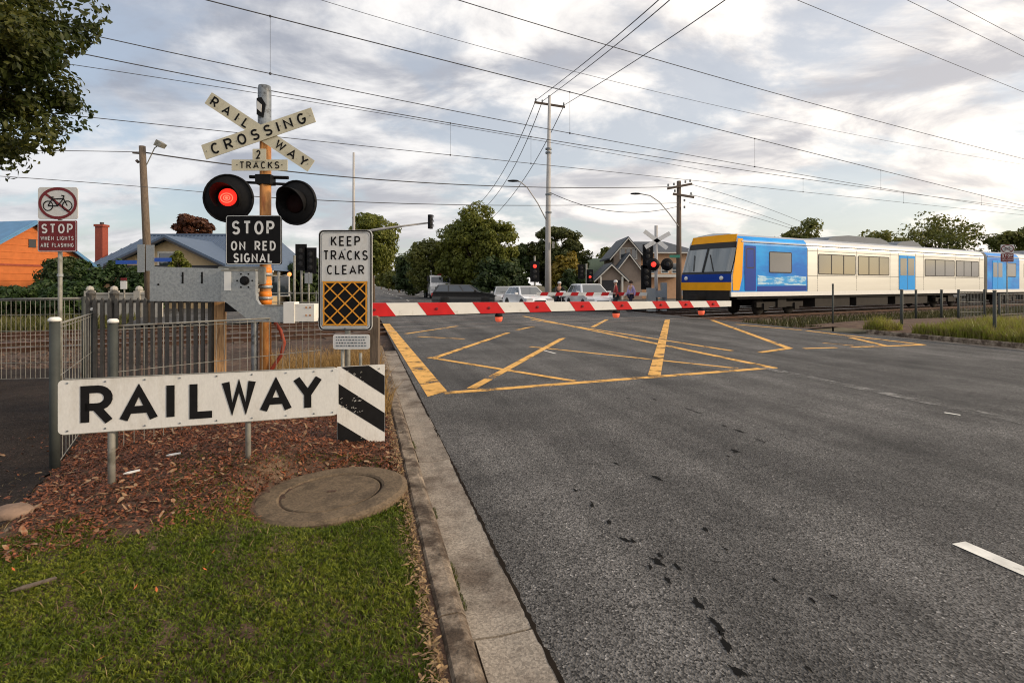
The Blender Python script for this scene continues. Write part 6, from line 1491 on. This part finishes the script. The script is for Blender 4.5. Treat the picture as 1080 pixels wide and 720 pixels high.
def lawn():
    n = 420000; x = RNG.uniform(-4.3, .4, n); y = RNG.uniform(1.55, 4.3, n)
    t = -((x-RO.x)*RR.x+(y-RO.y)*RR.y); z = terrain(x, y); px, py = proj(x, y, z)
    yb = np.interp(px, [-200, 0, 60, 110, 170, 230, 275, 430, 460], [590, 580, 566, 556, 543, 535, 528, 526, 520])
    edge = (py-yb)/16+vnoise(x, y, 9, 1)*2.2
    keep = (t > .47+.05*vnoise(x, y, 14, 5)) & (RNG.uniform(0, 1, n) < np.clip(.5+edge, .0, 1))
    keep |= (t > .5) & (py > 478) & (px > 180) & (RNG.uniform(0, 1, n) < .10+.10*vnoise(x, y, 5, 2))
    keep &= ((x-MH.x)**2+(y-MH.y)**2 > .50**2) & (px > -40) & (px < 520) & (py < 745)
    keep &= RNG.uniform(0, 1, n) < (.85+.6*vnoise(x, y, 5.5, 8)+.3*vnoise(x, y, 16, 9))
    x, y, z = x[keep], y[keep], z[keep]; m = len(x)
    h = RNG.uniform(.008, .026, m)*(1+.35*vnoise(x, y, 6, 3)); wd = RNG.uniform(.005, .0095, m)
    g1 = leafmat('lawn blade', (.12, .18, .013), (.27, .30, .034), 2.6, .4, 45, (.05, .075, .008))
    blades('grass', 'short mown green grass on the verge', x, y, z-.004, h, wd, g1, 1.5)
    n = 9000; x = RNG.uniform(-4.0, .4, n); y = RNG.uniform(1.55, 5, n); z = terrain(x, y); px, py = proj(x, y, z); t = -((x-RO.x)*RR.x+(y-RO.y)*RR.y)
    k = (px > -40) & (px < 520) & (py < 745) & (py > 500) & ((x-MH.x)**2+(y-MH.y)**2 > .5**2) & (t > .46) & (RNG.uniform(0, 1, n) < .35+.65*np.exp(-((t-.52)/.06)**2)*1.0)
    x, y, z = x[k], y[k], z[k]; blades('dry_grass', 'dry straw blades scattered in the lawn', x, y, z, RNG.uniform(.01, .045, len(x)), RNG.uniform(.003, .005, len(x)), leafmat('straw', (.26, .19, .08), (.34, .25, .12), 3, .2), 2.2)
lawn()
def chips(name, label, x, y, z, ln, wd, m, tilt=.35):
    n = len(x); a = RNG.uniform(0, 6.28, n); ca, sa = np.cos(a), np.sin(a); tz = RNG.normal(0, tilt, n); tz2 = RNG.normal(0, tilt, n)
    u = np.stack([ca*ln/2, sa*ln/2, tz*ln/2], 1); v = np.stack([-sa*wd/2, ca*wd/2, tz2*wd/2], 1); c = np.stack([x, y, z], 1)
    up = np.array([0, 0, 1])*(wd[:, None]*.18)
    V = np.stack([c-u-v*.6, c-u*.2-v+up, c+u*.9-v*.5, c+u+v*.4, c+u*.1+v+up, c-u*.9+v*.7], 1).reshape(-1, 3); i = np.arange(n)[:, None]*6
    FQ = np.concatenate([i+np.array([[0, 1, 4, 5]]), i+np.array([[1, 2, 3, 4]])], 1).reshape(-1, 4)
    return obj(name, np_mesh(name, V, FQ, m, 4), kind='stuff', label=label)
def litter():
    n = 95000; x = RNG.uniform(-4.9, -.2, n); y = RNG.uniform(2.6, 7.2, n); z = terrain(x, y); px, py = proj(x, y, z); t = -((x-RO.x)*RR.x+(y-RO.y)*RR.y)
    yb = np.interp(px, [-200, 0, 60, 110, 170, 230, 275, 430, 460], [590, 580, 566, 556, 543, 535, 528, 515, 510])
    edge = np.interp(px, [-60, 0, 34, 62, 84, 100], [610, 572, 525, 492, 462, 420])
    p = np.clip((yb+6-py)/26+vnoise(x, y, 7, 12)*.6+.7, 0, 1)*np.clip((px+6-np.interp(py, [420, 462, 492, 525, 572, 610], [100, 84, 62, 34, 0, -60]))/16, .05, 1)
    k = (RNG.uniform(0, 1, n) < p) & (t > .46) & ((x-MH.x)**2+(y-MH.y)**2 > .49**2) & (px > -60)
    x, y, z = x[k], y[k], z[k]; m = len(x); ln = RNG.uniform(.010, .042, m); wd = ln*RNG.uniform(.18, .45, m)
    mm = leafmat('bark mulch', (.36, .12, .050), (.20, .068, .034), 5, .1, 55, (.045, .020, .013))
    chips('mulch', 'reddish brown bark mulch and leaf litter around the sign posts', x, y, z+.006+RNG.uniform(0, .012, m), ln, wd, mm)
    m = 900; i = RNG.integers(0, len(x), m); chips('dead_leaves', 'paler dry leaves lying on the mulch', x[i], y[i], z[i]+.02, RNG.uniform(.03, .07, m), RNG.uniform(.012, .028, m), leafmat('dead leaf', (.34, .16, .07), (.28, .11, .05), 6, .2, 30, (.36, .26, .16)))
    # dry leaves behind the kerb and strays on the lawn
    n = 2600; s_ = RNG.uniform(.8, 7, n); t_ = -.45-np.abs(RNG.normal(0, .035, n)); x = RO.x+RD.x*s_+RR.x*t_; y = RO.y+RD.y*s_+RR.y*t_
    chips('kerb_litter', 'dry straw coloured litter along the back of the kerb', x, y, terrain(x, y)+.01+RNG.uniform(0, .012, n), RNG.uniform(.012, .045, n), RNG.uniform(.004, .012, n), leafmat('kerb straw', (.30, .20, .09), (.36, .24, .12), 8, .1, 40, (.14, .08, .04)))
    pts = [G(px, py, .14) for px, py in ((88, 610), (143, 625), (165, 628), (216, 608), (225, 591), (106, 699), (8, 704), (170, 535), (14, 606), (196, 536))]
    for i, p in enumerate(pts):
        mb = MB(); l = random.uniform(.010, .020); a = random.uniform(0, 3.1); c_, s_ = math.cos(a), math.sin(a); f = lambda u, v, z: (u*c_-v*s_, u*s_+v*c_, z)
        mb.quad(f(-l, 0, 0), f(0, -l*.3, .006), f(l, 0, .012), f(0, l*.3, .004)); o = obj('fallen_leaf', mb.mesh('fallen_leaf', M['leaf_orange']), loc=(p.x, p.y, terr(p.x, p.y)+.032)); tag(o, 'small orange fallen leaf lying on the lawn', 'leaf', 'fallen leaves on the lawn')
    for px, py, l, a, c in ((36, 621, .085, .5, 'pale bark strip on the lawn at left'), (183, 498, .05, .25, 'white paper scrap lying on the mulch, right one'), (139, 512, .05, .5, 'pale paper scrap lying on the mulch beside the left sign post')):
        g = G(px, py, .14); mb = MB(); mb.prism([(-l, 0), (-l*.3, -.012), (l, -.004), (l*.9, .012), (-l*.5, .014)], 0, .007, 'z'); o = obj('paper_scrap' if py < 600 else 'bark_strip', mb.mesh('scrap', M['cap'] if py < 600 else M['timber']), loc=(g.x, g.y, terr(g.x, g.y)+.03)); o.rotation_euler = (R(8), R(-6), a); tag(o, c, 'litter')
    rk = G(12, 553, .08); mb = MB(); r2 = random.Random(8); bm_ = bmesh.new(); bmesh.ops.create_icosphere(bm_, subdivisions=3, radius=.10)
    for v in bm_.verts: v.co *= r2.uniform(.94, 1.06); v.co.z *= .5; v.co.x *= 1.2
    me = bpy.data.meshes.new('rock'); bm_.to_mesh(me); bm_.free(); me.materials.append(mat('brown rock', (.22, .15, .11), .9, 0, .25, 12, .006, 30)); me.polygons.foreach_set('use_smooth', [True]*len(me.polygons)); o = obj('rock', me, loc=(rk.x, rk.y, terr(rk.x, rk.y)+.02)); tag(o, 'brown rock at the edge of the mulch, left side', 'rock')
    tw = MB().tube([G(-6, 573, .1), G(8, 562, .12)+Vector((0, 0, .02)), G(22, 551, .12)], [.010, .012, .006], 8); o = obj('stick', tw.mesh('stick', M['timber'], True)); tag(o, 'grey stick lying by the rock at the left edge', 'stick')
M['leaf_orange'] = mat('orange dead leaf', (.55, .14, .04), .7, 0, .2, 40)
litter()
def tufts():
    # straw-coloured grass behind the signs, beside the kerb
    n = 15000; px = RNG.uniform(282, 412, n); y = RNG.uniform(5.6, 10.5, n); x = (px-CX)/F*y; t = -((x-RO.x)*RR.x+(y-RO.y)*RR.y); c = vnoise(x, y, 4, 31)
    k = (t > .45) & (RNG.uniform(0, 1, n) < np.clip(.35+1.6*c+np.clip((px-330)/120, 0, .6), 0, 1)); x, y = x[k], y[k]; m = len(x)
    st = leafmat('dry tall grass', (.46, .30, .11), (.36, .22, .07), 1.5, .3, 20, (.22, .14, .06))
    blades('dry_grass', 'tall dry yellow grass tufts behind the lattice sign', x, y, terrain(x, y), RNG.uniform(.08, .42, m), RNG.uniform(.005, .010, m), st, .8)
    # weeds and green grass along the far fence
    n = 30000; q = RNG.uniform(24.3, 30, n); a = RNG.uniform(-40, -3, n); x = TU.x*a+TN.x*q; y = TU.y*a+TN.y*q
    k = (y > 3) & (vnoise(x, y, 1.2, 41) > -.15); x, y = x[k], y[k]; m = len(x)
    blades('weeds', 'yellow green weeds along the far side of the rails at left', x, y, np.full(m, -.2), RNG.uniform(.15, .6, m), RNG.uniform(.03, .06, m), leafmat('weed', (.09, .10, .025), (.17, .15, .045), .8), .6)
    # weeds on the right verge
    n = 80000; s_ = RNG.uniform(-2, 14.5, n); t_ = 14.68+np.abs(RNG.normal(0, 2.0, n)); x = RO.x+RD.x*s_+RR.x*t_; y = RO.y+RD.y*s_+RR.y*t_; q = x*TN.x+y*TN.y
    c = vnoise(x, y, 1.6, 51); dens = np.clip(.95+1.1*c, .2, 1)*np.where(s_ > 12.0, .0+1.0*(np.abs(s_-13.2) < .4)*(t_ < 15.4), 1)
    k = (RNG.uniform(0, 1, n) < dens) & (q < 13) ; x, y, q, t_ = x[k], y[k], q[k], t_[k]; m = len(x)
    z = .12+.10*sstep(14.8, 17, t_)*(1-sstep(10, 12.5, q))-.30*sstep(11, 13.4, q)
    h = RNG.uniform(.12, .42, m)*(1+.6*vnoise(x, y, 2.2, 52))
    blades('weeds', 'tall yellow green weeds behind the right kerb', x, y, z-.02, h, RNG.uniform(.012, .03, m), leafmat('weed right', (.20, .24, .030), (.34, .34, .05), 1.0, .35, 8, (.20, .17, .06)), .55)
    # green strip on the bank in front of the train
    n = 9000; q = RNG.uniform(12.9, 15.6, n); a = RNG.uniform(19, 60, n); x = TU.x*a+TN.x*q; y = TU.y*a+TN.y*q; k = (x-RO.x)*RR.x+(y-RO.y)*RR.y > 15.2; x, y = x[k], y[k]; m = len(x)
    blades('weeds', 'low dull weeds on the bank in front of the train', x, y, np.full(m, -.2), RNG.uniform(.06, .32, m), RNG.uniform(.03, .06, m), leafmat('weed bank', (.07, .075, .025), (.12, .11, .04), .8), .6)
    # small weeds in the kerb joint
    n = 2200; s_ = RNG.uniform(1.5, 5.5, n); x = RO.x+RD.x*s_-RR.x*.274; y = RO.y+RD.y*s_-RR.y*.274; c = vnoise(s_*1., s_*0, 5, 61); k = c > .12; x, y = x[k]+RNG.normal(0, .008, k.sum()), y[k]; m = len(x)
    blades('weeds', 'tiny green weeds growing in the joint of kerb and gutter', x, y, np.full(m, .003), RNG.uniform(.008, .028, m), RNG.uniform(.003, .006, m), leafmat('kerb weed', (.09, .11, .03), (.15, .15, .05), 3, .3, 30), 1.2)
tufts()
